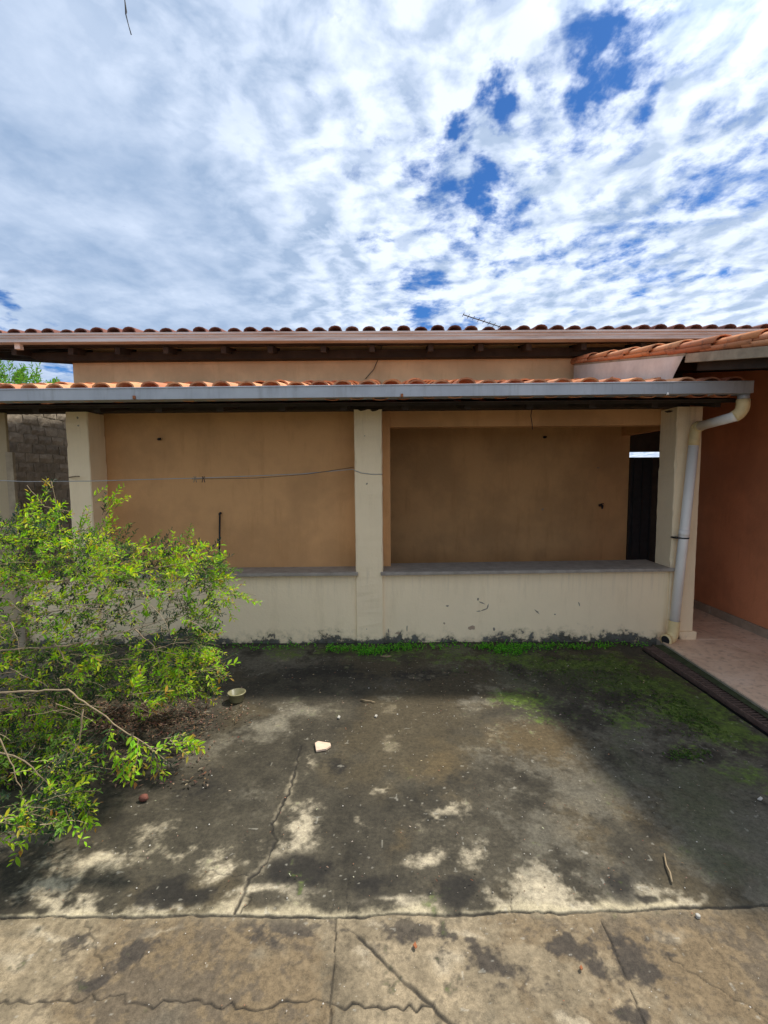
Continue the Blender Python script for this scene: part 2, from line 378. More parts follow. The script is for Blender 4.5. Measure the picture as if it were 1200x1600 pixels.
def build_ground():
    big = MB().add([(-150, -80, -.05), (150, -80, -.05), (150, 250, -.05), (-150, 250, -.05)], [(0, 1, 2, 3)])
    ground = kind(big.build('ground', 'soil'), 'structure')
    # yard slab: rows get finer towards the near side
    xs = np.arange(-2.75, 2.15, .0046); ys = [0.95]
    while ys[-1] < 4.10: ys.append(ys[-1] + .0021 + .0016*max(0, ys[-1]-1)**1.2)
    ys = np.array(ys); X, Y = np.meshgrid(xs, ys)
    wx = (fbm(X, Y, 2.2, 4, 11)-.5)*.24; wy = (fbm(X, Y, 2.2, 4, 23)-.5)*.24
    wx += (fbm(X, Y, 14, 3, 31)-.5)*.07; wy += (fbm(X, Y, 14, 3, 37)-.5)*.07
    def blob(px, py, rx, ry, ang=0):
        cx, cy = g2(px, py); sx = abs(g2(px+rx, py)[0]-cx); sy = (g2(px, py-ry)[1]-g2(px, py+ry)[1])/2
        dx = X+wx-cx; dy = Y+wy-cy
        return np.clip(1-np.sqrt((dx/sx)**2+(dy/sy)**2)*.5, 0, 1)
    def field(lst, seed):
        f = np.zeros_like(X)
        for (a, b, c, d, k) in lst: f = np.maximum(f, blob(a, b, c, d)*k)
        return f
    nz = lambda f: np.clip((f-f.mean())/f.std()*.17+.5, 0, 1)
    n1 = nz(fbm(X, Y, 1.6, 5, 41)); n2 = nz(fbm(X, Y, 6, 6, 51, .65)); n3 = nz(fbm(X, Y, 34, 4, 61, .7))
    jy = lambda px: None
    j0 = np.array(g2(0, 1431)); j1 = np.array(g2(530, 1431)); j2 = np.array(g2(800, 1425)); j3 = np.array(g2(1200, 1414))
    jline = np.interp(X, [j0[0], j1[0], j2[0], j3[0]], [j0[1], j1[1], j2[1], j3[1]]) + (fbm(X, 0*Y, 5, 4, 71)-.5)*.02 + (fbm(X, 0*Y, 40, 2, 72)-.5)*.008
    front = Y < jline
    C = lambda r, g, b: np.array([r, g, b])[None, None, :]
    m3 = lambda f: np.clip(f, 0, 1)[..., None]
    # back slab: grey-black weathered film with worn pale places
    col = C(.088, .078, .060)*(.45+1.1*n2[..., None]) + 0*X[..., None]
    col = col*(1-m3(sstep(n1, .5, .68))*.55) + C(.135, .108, .066)*m3(sstep(n1, .5, .68))*.55
    def lay(col, f, c, k=1.0): return col*(1-m3(f)*k) + c*m3(f)*k
    col = lay(col, sstep(field([(860, 1165, 95, 45, 1), (690, 1190, 45, 60, .8), (620, 1300, 26, 60, .75), (900, 1290, 60, 60, .75), (1000, 1270, 45, 60, .8)], 1)+(n2-.5)*.5, .42, .85), C(.17, .125, .066), .75)
    col = lay(col, sstep(field([(420, 1140, 75, 40, .85), (460, 1115, 60, 18, .7), (340, 1180, 60, 40, .6), (380, 1250, 60, 50, .6), (730, 1102, 50, 10, .85), (250, 1200, 50, 25, .7), (560, 1150, 30, 30, .5), (925, 1040, 22, 10, .7)], 2)+(n2-.5)*.6+(n3-.5)*.25, .42, .9), C(.30, .28, .24), .85)
    pale = field([(690, 1262, 42, 20, .85), (665, 1335, 36, 22, .82), (725, 1342, 38, 24, .85), (466, 1305, 34, 46, .95), (430, 1340, 40, 30, .7), (555, 1275, 34, 10, .6), (605, 1228, 22, 14, .66),
                  (845, 1388, 62, 30, 1.15), (900, 1408, 60, 14, 1.1), (1020, 1375, 38, 15, .85), (1060, 1398, 40, 14, .9), (800, 1370, 30, 20, .8), (130, 1345, 90, 26, .85), (60, 1395, 70, 26, .95), (230, 1310, 60, 22, .65), (290, 1345, 80, 18, .6), (345, 1365, 40, 14, .8),
                  (470, 1195, 12, 26, .6), (640, 1412, 90, 10, .85), (430, 1412, 70, 12, .95), (250, 1415, 90, 10, .9), (100, 1418, 100, 12, 1.0), (765, 1412, 40, 12, .9)], 3)
    col = lay(col, sstep(pale+(n2-.5)*.5+(n3-.5)*.45, .42, .95), C(.74, .66, .53), .88)
    n4 = nz(fbm(X, Y, 1.1, 6, 77, .6))
    col = lay(col, sstep(n4+(n2-.5)*.4+(n3-.5)*.3, .52, .78), C(.23, .215, .185), .55)
    halo = np.zeros_like(X); cp_ = [np.array(g2(*q)) for q in [(470, 1165), (462, 1200), (452, 1240), (432, 1275), (425, 1300), (433, 1312), (420, 1340), (405, 1362), (388, 1372), (382, 1395), (366, 1428)]]
    for a_, b_ in zip(cp_[:-1], cp_[1:]):
        ab = b_-a_; t = np.clip(((X-a_[0])*ab[0]+(Y-a_[1])*ab[1])/max(1e-9, ab@ab), 0, 1)
        halo = np.maximum(halo, np.exp(-(np.hypot(X-a_[0]-ab[0]*t, Y-a_[1]-ab[1]*t)/.032)**2))
    strip = np.exp(-np.clip(Y-jline, 0, 9)/.035)
    col = lay(col, sstep(strip*.9+(n2-.5)*1.0, .35, .85)*(X < 1.0), C(.72, .64, .48), .8)
    dark = field([(280, 1396, 72, 20, 1.1), (250, 1405, 50, 12, .9), (480, 1375, 62, 30, 1.05), (590, 1385, 62, 30, 1.0), (700, 1390, 40, 28, .9), (310, 1240, 70, 40, .75), (560, 1330, 50, 35, .7), (960, 1360, 40, 30, .8), (1000, 1330, 60, 40, .7), (330, 1120, 60, 20, .6), (640, 1060, 160, 18, .7), (500, 1050, 120, 18, .8), (530, 1200, 50, 26, .7), (260, 1175, 60, 20, .6), (1010, 1385, 16, 6, .9)], 4)
    col = lay(col, sstep(dark+(n2-.5)*.6+(n3-.5)*.3, .42, .8), C(.030, .027, .024), .9)
    col = lay(col, sstep(halo*.8+(n2-.5)*1.3+(n1-.5)*.8, .4, 1.1), C(.66, .58, .45), .6)
    # front slab
    fc = C(.31, .27, .195)*(.5+1.0*n2[..., None]) + 0*X[..., None]
    fc = lay(fc, sstep(n1+(n3-.5)*.2, .46, .6), C(.215, .165, .10), .7)
    fc = lay(fc, sstep(fbm(X, Y, 3, 5, 91), .55, .68), C(.30, .285, .23), .8)
    fpale = field([(100, 1450, 90, 10, .8), (280, 1450, 70, 12, .8), (600, 1450, 60, 10, .8), (720, 1445, 60, 12, .8), (1080, 1450, 60, 18, .7), (880, 1590, 30, 20, 1.1), (30, 1500, 40, 30, .7), (570, 1500, 30, 40, .8), (700, 1500, 40, 30, .7)], 5)
    fc = lay(fc, sstep(fpale+(n2-.5)*.6+(n3-.5)*.3, .45, .8), C(.52, .48, .38), .8)
    fdark = field([(235, 1478, 55, 16, 1.0), (150, 1520, 20, 13, 1.0), (200, 1500, 24, 16, .7), (470, 1464, 36, 12, 1.1), (540, 1455, 30, 10, .8), (640, 1452, 40, 16, 1.05), (760, 1490, 46, 28, 1.05), (730, 1460, 26, 12, .9), (870, 1450, 36, 18, 1.05), (910, 1475, 26, 24, .9), (985, 1462, 40, 26, 1.1), (1005, 1495, 24, 20, .9), (960, 1560, 30, 18, .95), (850, 1530, 30, 24, .7), (420, 1490, 40, 16, .7), (780, 1540, 26, 16, .7), (130, 1450, 14, 20, .8), (1075, 1480, 16, 8, .8), (350, 1560, 60, 8, .4)], 6)
    fc = lay(fc, sstep(n2*.6+n1*.5+(n3-.5)*.5, .58, .78), C(.12, .105, .085), .7)
    fc = lay(fc, sstep(fdark+(n2-.5)*.75+(n3-.5)*.6, .34, .72), C(.070, .063, .056), .92)
    fc = lay(fc, np.exp(-np.clip(jline-Y, 0, 9)/.02)*(.3+n2), C(.42, .38, .28), .55)
    col = np.where(front[..., None], fc, col)
    col = col*np.where(front[..., None], C(.66, .585, .49), C(.58, .545, .455))
    # moss
    moss = field([(900, 1035, 150, 16, .95), (1010, 1075, 90, 30, 1.0), (1090, 1110, 60, 34, 1.05), (1150, 1150, 50, 30, .9), (960, 1120, 60, 20, .7), (830, 1098, 40, 12, .9), (1080, 1180, 40, 14, .75), (1060, 1030, 50, 12, .8), (1180, 1230, 40, 50, .6), (560, 1018, 130, 8, .8), (720, 1030, 120, 12, .7), (860, 1120, 20, 10, .6)], 7)
    ms = sstep(moss+(n2-.5)*.7+(n3-.5)*.6, .30, .85)
    mc = C(.026, .040, .009)*(1-n3[..., None]) + C(.085, .125, .016)*n3[..., None]*1.4
    col = lay(col, ms, mc, .9)
    film = field([(1100, 1250, 130, 110, .8), (1150, 1350, 80, 60, .8), (980, 1180, 60, 60, .7), (900, 1060, 200, 26, .8)], 8)
    col = lay(col, sstep(film+(n2-.5)*.5, .4, .9), C(.050, .056, .022), .7)
    wallg = np.exp(-np.clip(4.03-Y, 0, 9)/.10)
    col = lay(col, sstep(wallg+(n2-.5)*.7, .3, .9), C(.030, .032, .020), .85)
    # pits and lichen dots
    dots = (vnoise(X, Y, 60, 101) > .93) & (vnoise(X, Y, 9, 103) > .42)
    col = lay(col, dots*.6, C(.36, .33, .26), .6)
    # cracks: polylines on the slab
    H = (n1-.5)*.010 + (n3-.5)*.0016
    cr = np.zeros_like(X)
    def crack(pts, w, depth=.006, k=1.0, jit=.005):
        nonlocal H, cr
        P = [np.array(g2(*p)) for p in pts]; q = [P[0]]
        for a, b in zip(P[:-1], P[1:]):
            n = max(1, int(np.linalg.norm(b-a)/.018)); nn = np.array([-(b-a)[1], (b-a)[0]]); nn = nn/ max(1e-6, np.linalg.norm(nn))
            for i in range(1, n+1): q.append(a+(b-a)*i/n + (nn*rng.normal(0, jit) if i < n else 0))
        for a, b in zip(q[:-1], q[1:]):
            pad = .05
            i0, i1 = np.searchsorted(ys, [min(a[1], b[1])-pad, max(a[1], b[1])+pad]); k0, k1 = np.searchsorted(xs, [min(a[0], b[0])-pad, max(a[0], b[0])+pad])
            if i1 <= i0 or k1 <= k0: continue
            xx = X[i0:i1, k0:k1]; yy = Y[i0:i1, k0:k1]; ab = b-a; t = np.clip(((xx-a[0])*ab[0]+(yy-a[1])*ab[1])/max(1e-9, ab@ab), 0, 1)
            d = np.hypot(xx-a[0]-ab[0]*t, yy-a[1]-ab[1]*t)
            ww = w*.38*(.4+1.2*vnoise(xx, yy, 25, 131)); f = np.clip(1.5-d/(ww*1.3), 0, 1)*k*(.55+.6*vnoise(xx, yy, 11, 133))
            cr[i0:i1, k0:k1] = np.maximum(cr[i0:i1, k0:k1], f)
            H[i0:i1, k0:k1] = H[i0:i1, k0:k1]
    crack([(470, 1165), (462, 1200), (452, 1240), (432, 1275), (425, 1300), (433, 1312), (420, 1340), (405, 1362), (388, 1372), (382, 1395), (366, 1428)], .0095, k=1.3)
    crack([(388, 1368), (350, 1368), (320, 1355)], .0035, k=.8); crack([(430, 1318), (460, 1328), (490, 1345)], .003, k=.7)
    crack([(384, 1400), (392, 1402), (375, 1428)], .005, k=.9)
    crack([(545, 1365), (541, 1430)], .003, k=.7); crack([(160, 1372), (135, 1400), (128, 1430)], .003, k=.6); crack([(795, 1390), (800, 1425)], .0035, k=.8)
    crack([(525, 1432), (522, 1500), (517, 1560), (514, 1620)], .0055, jit=.003, k=1.0)
    crack([(560, 1462), (600, 1500), (650, 1545), (720, 1612)], .0095, jit=.002, k=1.3); crack([(532, 1440), (560, 1462)], .004, k=.7)
    crack([(935, 1428), (955, 1470), (975, 1520), (1010, 1600), (1020, 1630)], .0048, jit=.003, k=.85)
    crack([(1040, 1490), (1100, 1530), (1200, 1590)], .004, jit=.004, k=.7); crack([(1095, 1455), (1140, 1510), (1150, 1550)], .0028, k=.45)
    crack([(-20, 1566), (60, 1562), (180, 1556), (220, 1568), (300, 1562), (400, 1578), (450, 1562), (520, 1566), (600, 1574), (680, 1570)], .0055, k=1.0, jit=.008)
    crack([(186, 1556), (200, 1600)], .003, k=.6); crack([(135, 1436), (150, 1480), (165, 1515)], .005, k=.7); crack([(870, 1500), (885, 1560), (930, 1600)], .0028, k=.45)
    crack([(230, 1480), (190, 1545)], .0025, k=.5)
    jw = np.abs(Y-jline)/(.0024*(.4+1.3*vnoise(X, Y, 22, 141))); cr = np.maximum(cr, np.clip(1.5-jw*.8, 0, 1.0)*(.7+.4*vnoise(X, Y, 6, 143)))
    cr = np.clip(cr, 0, 1); col = col*(1-cr[..., None]*.9) + C(.018, .015, .011)*cr[..., None]*.9
    Z = H - cr*.005 + np.where(front, -.004, 0) - .012*sstep(np.abs(X-2.1), .0, .01)*0
    # split into slabs along the joints
    a = np.array(g2(525, 1432)); b = np.array(g2(514, 1620)); c1 = np.array(g2(935, 1428)); c2 = np.array(g2(1015, 1615))
    lx = a[0]+(Y-a[1])*(b[0]-a[0])/(b[1]-a[1]); rx = c1[0]+(Y-c1[1])*(c2[0]-c1[0])/(c2[1]-c1[1])
    # right edge of the yard slab follows the drain
    e0 = np.array(g2(1020, 1020)); e1 = np.array(g2(1200, 1138)); ex = e0[0]+(Y-e0[1])*(e1[0]-e0[0])/(e1[1]-e0[1]) - .004
    sid = np.where(~front, 0, np.where(X < lx, 1, np.where(X < rx, 2, 3)))
    ny, nx = X.shape
    fx = sid[:-1, :-1].copy(); drop = (X[:-1, :-1] > ex[:-1, :-1])
    idx = np.arange(ny*nx).reshape(ny, nx); Vall = np.stack([X, Y, Z], -1).reshape(-1, 3).astype(np.float32); Call = np.clip(col, .004, .9).reshape(-1, 3)
    for k in range(4):
        msk = (fx == k) & ~drop; ii = idx[:-1, :-1][msk]
        q = np.stack([ii, ii+1, ii+nx+1, ii+nx], 1); u, inv = np.unique(q.ravel(), return_inverse=True)
        me = bpy.data.meshes.new('concrete_slab'); nf = len(q)
        me.vertices.add(len(u)); me.vertices.foreach_set('co', Vall[u].ravel())
        me.loops.add(nf*4); me.loops.foreach_set('vertex_index', inv.astype(np.int32).ravel())
        me.polygons.add(nf); me.polygons.foreach_set('loop_start', np.arange(0, nf*4, 4, dtype=np.int32)); me.polygons.foreach_set('use_smooth', np.ones(nf, dtype=bool))
        me.update(calc_edges=True)
        at = me.color_attributes.new('stain', 'FLOAT_COLOR', 'POINT'); at.data.foreach_set('color', np.concatenate([Call[u], np.ones((len(u), 1))], 1).astype(np.float32).ravel())
        me.materials.append(MATS['stained_concrete']); o = bpy.data.objects.new('concrete_slab', me); COL.objects.link(o); o.parent = ground
    # plain concrete beyond the part in view
    def plain(pts):
        o = MB().add([(x, y, -.012) for x, y in pts], [tuple(range(len(pts)))], (.16, .135, .095)).build('concrete_slab', 'stained_concrete', ground, attr='stain')
    plain([(-7, -6), (9, -6), (9, .95), (-7, .95)]); plain([(-7, .95), (-2.75, .95), (-2.75, 4.1), (-7, 4.1)]); plain([(-7, 4.1), (-3.0, 4.1), (-3.0, 12), (-7, 12)])
    return ground
GROUND = build_ground()

# ---------------------------------------------------------------- small building with the canopy
SLOPE = math.atan(.195)
ROOM = thing('garden_room', 'cream open fronted outbuilding with low wall, sill counters and clay tile roof', 'outbuilding')
ZT = 2.06                                               # pillar tops
def worn_box(x0, x1, y0, y1, z0, z1, n=46):
    b = .006; vs = []; rr = random.Random(int(abs(x0)*1000)); chip = [0]*4
    for i in range(n+1):
        z = z0+(z1-z0)*i/n
        for k in range(4):
            if rr.random() < .07: chip[k] = rr.uniform(.004, .014)
            else: chip[k] *= .45
        w = [rr.gauss(0, .0011) for _ in range(8)]
        c = [b+q for q in chip]
        vs += [(x0+c[0], y0+w[0], z), (x1-c[1], y0+w[1], z), (x1+w[2], y0+c[1], z), (x1+w[3], y1-c[2], z), (x1-c[2], y1+w[4], z), (x0+c[3], y1+w[5], z), (x0+w[6], y1-c[3], z), (x0+w[7], y0+c[0], z)]
    fs = [(i*8+k, i*8+(k+1) % 8, (i+1)*8+(k+1) % 8, (i+1)*8+k) for i in range(n) for k in range(8)]+[tuple(range(7, -1, -1)), tuple(range(n*8, n*8+8))]
    return MB().add(vs, fs)
def pillar(xa, xb, top=ZT, dep=.245, nm='pillar', wobble=0):
    a = atY(xa, 700, YF).x; b = atY(xb, 700, YF).x
    return worn_box(a, b, YF, YF+dep, -.03, top).build(nm, 'cream_paint', ROOM), a, b
_, PLa, PLb = pillar(104, 139); _, PMa, PMb = pillar(553.5, 597); _, PRa, PRb = pillar(1056, 1096)
box('pillar_base', (PRb-.13, YF-.022, -.02), (PRb+.022, YF+.1, .105), 'cream_paint', ROOM, .006)
# left end post with a strip of wood
box('pillar', (-3.85, YF, -.03), (atY(11, 700, YF).x, YF+.03, ZT), 'post_paint_shaded', ROOM, .006)
box('timber_strip', (atY(8, 700, YF-.03).x, YF-.035, -.02), (atY(19, 700, YF-.03).x, YF-.003, 1.72), 'grey_wood', ROOM, .003)
WF = YF+.022                                            # low wall face
def sill_z(x): return atY(x, 896, YF-.02).z
zl0, zl1 = atY(139, 898.5, YF-.03).z, atY(557, 894.5, YF-.03).z
zr0, zr1 = atY(597, 894.5, YF-.03).z, atY(1052, 888, YF-.03).z
def lowwall(x0, x1, z0, z1):
    MB().hexa([(x0, WF, -.05), (x1, WF, -.05), (x1, YW-.01, -.05), (x0, YW-.01, -.05), (x0, WF, z0-.03), (x1, WF, z1-.03), (x1, YW-.01, z1-.03), (x0, YW-.01, z0-.03)]).build('low_wall', 'cream_paint', ROOM)
lowwall(PLb-.01, PMa+.01, zl0, zl1); lowwall(PMb-.01, PRa+.01, zr0, zr1); lowwall(-3.45, PLa+.01, zl0-.05, zl0-.05)
def sill(x0, x1, z0, z1, back, ov0, ov1):
    yf = YF-.032
    MB().hexa([(x0-ov0, yf, z0-.028), (x1+ov1, yf, z1-.028), (x1+ov1, YF-.002, z1-.028), (x0-ov0, YF-.002, z0-.028), (x0-ov0, yf, z0), (x1+ov1, yf, z1), (x1+ov1, YF-.002, z1), (x0-ov0, YF-.002, z0)]).build('sill', 'stone_sill', ROOM, bevel=.004)
    MB().hexa([(x0+.001, YF-.002, z0-.028), (x1-.001, YF-.002, z1-.028), (x1-.001, back, z1-.028), (x0+.001, back, z0-.028), (x0+.001, YF-.002, z0), (x1-.001, YF-.002, z1), (x1-.001, back, z1), (x0+.001, back, z0)]).build('sill', 'stone_sill', ROOM, bevel=.002)
sill(PLb, PMa, zl0, zl1, YW+.01, 0, .02); sill(PMb, PRa, zr0, zr1, YW+.14, .02, .02)
# closed left bay wall, right bay opening with lintel and jamb
TOPW = 2.20
box('wall', (PLa+.01, YW, -.05), (PMb-.02, YW+.13, TOPW), 'cream_paint_shaded', ROOM, 0)
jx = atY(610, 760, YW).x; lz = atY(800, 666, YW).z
box('jamb', (PMb-.02, YW, -.05), (jx, YW+.13, TOPW), 'cream_paint_shaded', ROOM, .004)
box('lintel', (jx, YW+.001, lz), (PRb-.002, YW+.13, TOPW), 'cream_paint_shaded', ROOM, .004)
XS = 2.70                                               # inner face of the right side wall
box('side_wall', (PRa+.15, YF+.245, -.05), (PRb-.003, 4.40, TOPW), 'cream_paint_shaded', ROOM, 0)
EZ_ = atY(600, 601, 3.36).z - .076
def sidewall(x0, x1, y0, y1, z0):
    zt = lambda y: EZ_ + (y-3.425)*.195 - .07
    MB().hexa([(x0, y0, z0), (x1, y0, z0), (x1, y1, z0), (x0, y1, z0), (x0, y0, zt(y0)), (x1, y0, zt(y0)), (x1, y1, zt(y1)), (x0, y1, zt(y1))]).build('side_wall', 'cream_paint_shaded', ROOM)
sidewall(XS, XS+.10, 4.40, YU, 1.93); sidewall(PLa+.012, PLa+.13, YW+.13, YU, -.05)
box('back_wall', (PLa+.13, YU-.02, -.04), (XS+.099, YU-.001, 2.42), 'room_paint_shaded', ROOM, 0)  # thin lining added to carry the shade-darkened paint; house wall stands behind
box('room_floor', (PLa+.13, YW+.131, -.04), (XS, YU, .06), 'stone_sill', ROOM, 0)
box('counter', (jx, YW+.135, 0.02), (PRa+.14, YW+.30, zr0-.035), 'cream_paint_shaded', ROOM, 0)
# roof timbers
box('beam', (-4.3, YF+.02, ZT+.001), (PRa+.12, YF+.14, ZT+.125), 'dark_wood', ROOM, .006)
YG, ZGt, ZGb = 3.36, atY(600, 601, 3.36).z, atY(600, 620, 3.36).z
EY, EZ = 3.425, atY(600, 601, 3.36).z - .076            # tile lower ends
def roof_under(y): return EZ + (y-EY)*math.tan(SLOPE) - .055
ROOF = bpy.data.objects.new('roof', None); COL.objects.link(ROOF); ROOF.parent = ROOM
for i in range(15):
    x = -4.2 + i*.48
    if x > PRb: break
    y0, y1 = 3.62, YU
    MB().hexa([(x, y0, roof_under(y0)-.05), (x+.05, y0, roof_under(y0)-.05), (x+.05, y1, roof_under(y1)-.05), (x, y1, roof_under(y1)-.05),
               (x, y0, roof_under(y0)-.015), (x+.05, y0, roof_under(y0)-.015), (x+.05, y1, roof_under(y1)-.015), (x, y1, roof_under(y1)-.015)]).build('rafter', 'dark_wood', ROOF)
for i in range(6):
    y = 3.55+i*.36
    MB().hexa([(-4.3, y, roof_under(y)-.013), (PRb+.02, y, roof_under(y)-.013), (PRb+.02, y+.04, roof_under(y+.04)-.013), (-4.3, y+.04, roof_under(y+.04)-.013),
               (-4.3, y, roof_under(y)+.006), (PRb+.02, y, roof_under(y)+.006), (PRb+.02, y+.04, roof_under(y+.04)+.006), (-4.3, y+.04, roof_under(y+.04)+.006)]).build('batten', 'dark_wood', ROOF)
MB().hexa([(-4.3, 3.5, roof_under(3.5)+.007), (PRb+.02, 3.5, roof_under(3.5)+.007), (PRb+.02, YU, roof_under(YU)+.007), (-4.3, YU, roof_under(YU)+.007), (-4.3, 3.5, roof_under(3.5)+.015), (PRb+.02, 3.5, roof_under(3.5)+.015), (PRb+.02, YU, roof_under(YU)+.015), (-4.3, YU, roof_under(YU)+.015)]).build('shade_sheet', 'dark_wood', ROOF)  # dark sheet added under the tiles so the eave reads as shade
GXE = atY(1177, 610, YG).x
tiled_roof(ROOF, -4.23, GXE-.10, .178, EY, EZ, SLOPE, 6, 'clay_tile', 6)
# box gutter in lengths
GUT = bpy.data.objects.new('gutter', None); COL.objects.link(GUT); GUT.parent = ROOM
def gz(x): return (x+0.2)*.002                          # it falls a little along its run
joints = [-4.4] + [atY(p, 610, YG).x for p in (186, 573, 957)] + [GXE]
for i, (a, b) in enumerate(zip(joints[:-1], joints[1:])):
    t = .0022; o = .0012*(i % 2)
    y0, y1 = YG-o, YG+.125+o
    prof = [(y0, ZGt), (y0-.006, ZGt-.002), (y0-.006, ZGt-.008), (y0, ZGt-.01), (y0+.002, ZGb), (y1, ZGb), (y1, ZGt-.03), (y1-t, ZGt-.03), (y1-t, ZGb+t), (y0+t+.002, ZGb+t), (y0+t, ZGt)]
    g = MB().extrude(prof, a, b+.012*(i < 3)); g.v = [(x, y, z+gz(x)) for x, y, z in g.v]
    g.build('gutter_length', 'zinc', GUT)
MB().box((GXE, YG, ZGb+gz(GXE)), (GXE+.003, YG+.126, ZGt+gz(GXE))).build('end_cap', 'zinc', GUT)
for p in (210, 628):
    x = atY(p, 617, YG).x; z = atY(p, 618 if p > 400 else 621, YG).z
    MB().box((x-.009, YG-.012, z-.012), (x+.009, YG+.01, z+.012)).build('bracket', 'rust', GUT, bevel=.002)
x = atY(1043, 617, YG).x
MB().box((x-.006, YG-.008, ZGb-.004), (x+.006, YG+.01, ZGb+.012)).build('bracket', 'white_pvc', GUT, bevel=.002)
# downpipe
PIPE = bpy.data.objects.new('downpipe', None); COL.objects.link(PIPE); PIPE.parent = ROOM
def bend(p0, p1, p2, n=7):
    return [Vector(p0)*(1-t)**2 + Vector(p1)*2*t*(1-t) + Vector(p2)*t*t for t in [i/(n-1) for i in range(n)]]
r = .039; YP = YF-.055
o0 = Vector((atY(1161, 640, YG+.06).x, YG+.062, ZGb+gz(GXE)+.004)); o1 = o0 - Vector((0, 0, .045))
MB().tube([o0, o1], r*.98, 16).build('outlet', 'zinc', PIPE, True)
e1 = o1 - Vector((0, 0, .055)); q0 = atY(1147, 651, YG+.085); q1 = atY(1090, 667, YP)
MB().tube([o1+Vector((0, 0, .006)), o1-Vector((0, 0, .03))] + bend(o1-Vector((0, 0, .035)), e1-Vector((0, 0, .035)), q0), [r*1.12]*9, 16).build('elbow', 'aged_pvc', PIPE, True)
MB().tube([q0+(q0-q1)*.04, q1+(q0-q1)*.03], r*.95, 16).build('sloping_pipe', 'white_pvc', PIPE, True)
v0 = atY(1084.5, 690, YP); v1 = atY(1053, 978, YP)
MB().tube([q1+(q0-q1)*.10]+bend(q1+(q0-q1)*.05, q1+(v0-v1)*.02-(q0-q1)*.06, v0+(v1-v0)*-.01)+[v0+(v1-v0)*.02], r*1.1, 16).build('elbow', 'aged_pvc', PIPE, True)
MB().tube([v0, v1], r, 20).build('pipe', 'white_pvc', PIPE, True)
vm_ = v0+(v1-v0)*.47
MB().tube([vm_, vm_+(v1-v0)*.035], r*1.07, 20).build('coupling', 'white_pvc', PIPE, True)
b2 = Vector((v1.x-.004, YP, .055))
MB().tube([v1-(v1-v0)*.03, v1]+bend(v1+(v1-v0)*.005, b2+Vector((0, 0, .0)), b2+Vector((-.05, -.02, .0)))+[b2+Vector((-.07, -.03, 0))], r*1.15, 16, cap=False).build('outlet_elbow', 'aged_pvc', PIPE, True)
MB().tube([b2+Vector((-.068, -.029, 0)), b2+Vector((-.088, -.038, 0))], r*1.28, 16).build('elbow_collar', 'aged_pvc', PIPE, True)
MB().tube([b2+Vector((-.0885, -.0382, 0)), b2+Vector((-.0895, -.0386, 0))], r*.98, 16).build('pipe_mouth', 'black_iron', PIPE)
cp = v0+(v1-v0)*((838-690)/(978-690))
MB().tube([cp+Vector((0, 0, .006)), cp-Vector((0, 0, .006))], r+.004, 16).build('clamp', 'black_iron', PIPE)
MB().box((cp.x-.075, cp.y-.012, cp.z-.006), (cp.x-.03, cp.y+.06, cp.z+.006)).build('clamp', 'black_iron', PIPE)
# scratches and chips in the paint of the low wall
def flake(px, py, w, h, m, nm, y=None, n=9, ang=0):
    y = (WF-.0012) if y is None else y
    c = atY(px, py, y); k = y/FPX; vs = []
    for i in range(n):
        t = 2*math.pi*i/n; q = random.uniform(.55, 1.1); dx = w*q*math.cos(t)*k; dz = h*q*math.sin(t)*k
        vs.append((c.x+dx*math.cos(ang)-dz*math.sin(ang), y, c.z+dx*math.sin(ang)+dz*math.cos(ang)))
    vs += [(a, y+.004, b) for a, _, b in vs]
    MB().add(vs, [tuple(range(n-1, -1, -1))]+[(i, (i+1) % n, n+(i+1) % n, n+i) for i in range(n)]).build(nm, m, ROOM)
for a in [(737, 981, 6, 4.5, 'chip'), (747, 936, 1.6, 3, 'scratch'), (699, 947, 3, 1.6, 'scratch'), (694, 974, 2, 2, 'chip'), (607, 986, 1.2, 4.5, 'scratch'), (636, 982, 1, 6, 'scratch'), (772, 983, 2, 3, 'scratch'), (621, 989, 5.5, 2, 'chip')]:
    flake(*a, 'paint_chip')
flake(838, 955, 7, 1.1, 'scratch', 'paint_chip', ang=-.75); flake(840, 956, 2.5, .9, 'scratch', 'paint_chip', ang=-.5)
for (a, b, w, h, g) in [(753, 942, 6, 1.0, -.4), (762, 948, 1.1, 6, -.3), (756, 953, 7, 1.0, .35), (748, 955, 4, .9, .1), (905, 944, 1, 4, .3), (867, 960, 1.5, 1.2, 0)]:
    flake(a, b, w, h, 'scratch', 'paint_chip', ang=g)
for (a, b, w) in [(121, 653, 2), (122, 665, 1.6), (573, 756, 1.6), (570, 681, 1.0), (573, 1003-20, 1)]:
    flake(a, b, w, w, 'scratch', 'nail_hole', YF-.0012)
flake(848, 796, 2.2, 2.2, 'chip', 'nail_hole', YU-.0212); flake(935, 731, 3, 1, 'scratch', 'nail_hole', YU-.0212)
# crumbled plaster where the beams rest
for (a, b, s_) in [(567, 640, 1), (585, 641, .8), (158, 645, .8), (1046, 643, .7)]:
    c = atY(a, b, YF-.004)
    MB().add([(c.x-.05*s_, YF-.004, c.z+.004), (c.x-.02*s_, YF-.004, c.z-.012*s_), (c.x+.015*s_, YF-.004, c.z-.006), (c.x+.05*s_, YF-.004, c.z+.006), (c.x, YF-.004, c.z+.012)]
             + [(c.x-.05*s_, YF+.01, c.z+.004), (c.x-.02*s_, YF+.01, c.z-.012*s_), (c.x+.015*s_, YF+.01, c.z-.006), (c.x+.05*s_, YF+.01, c.z+.006), (c.x, YF+.01, c.z+.012)],
             [(4, 3, 2, 1, 0)]+[(i, (i+1) % 5, 5+(i+1) % 5, 5+i) for i in range(5)]).build('broken_plaster', 'dark_wood', ROOM)

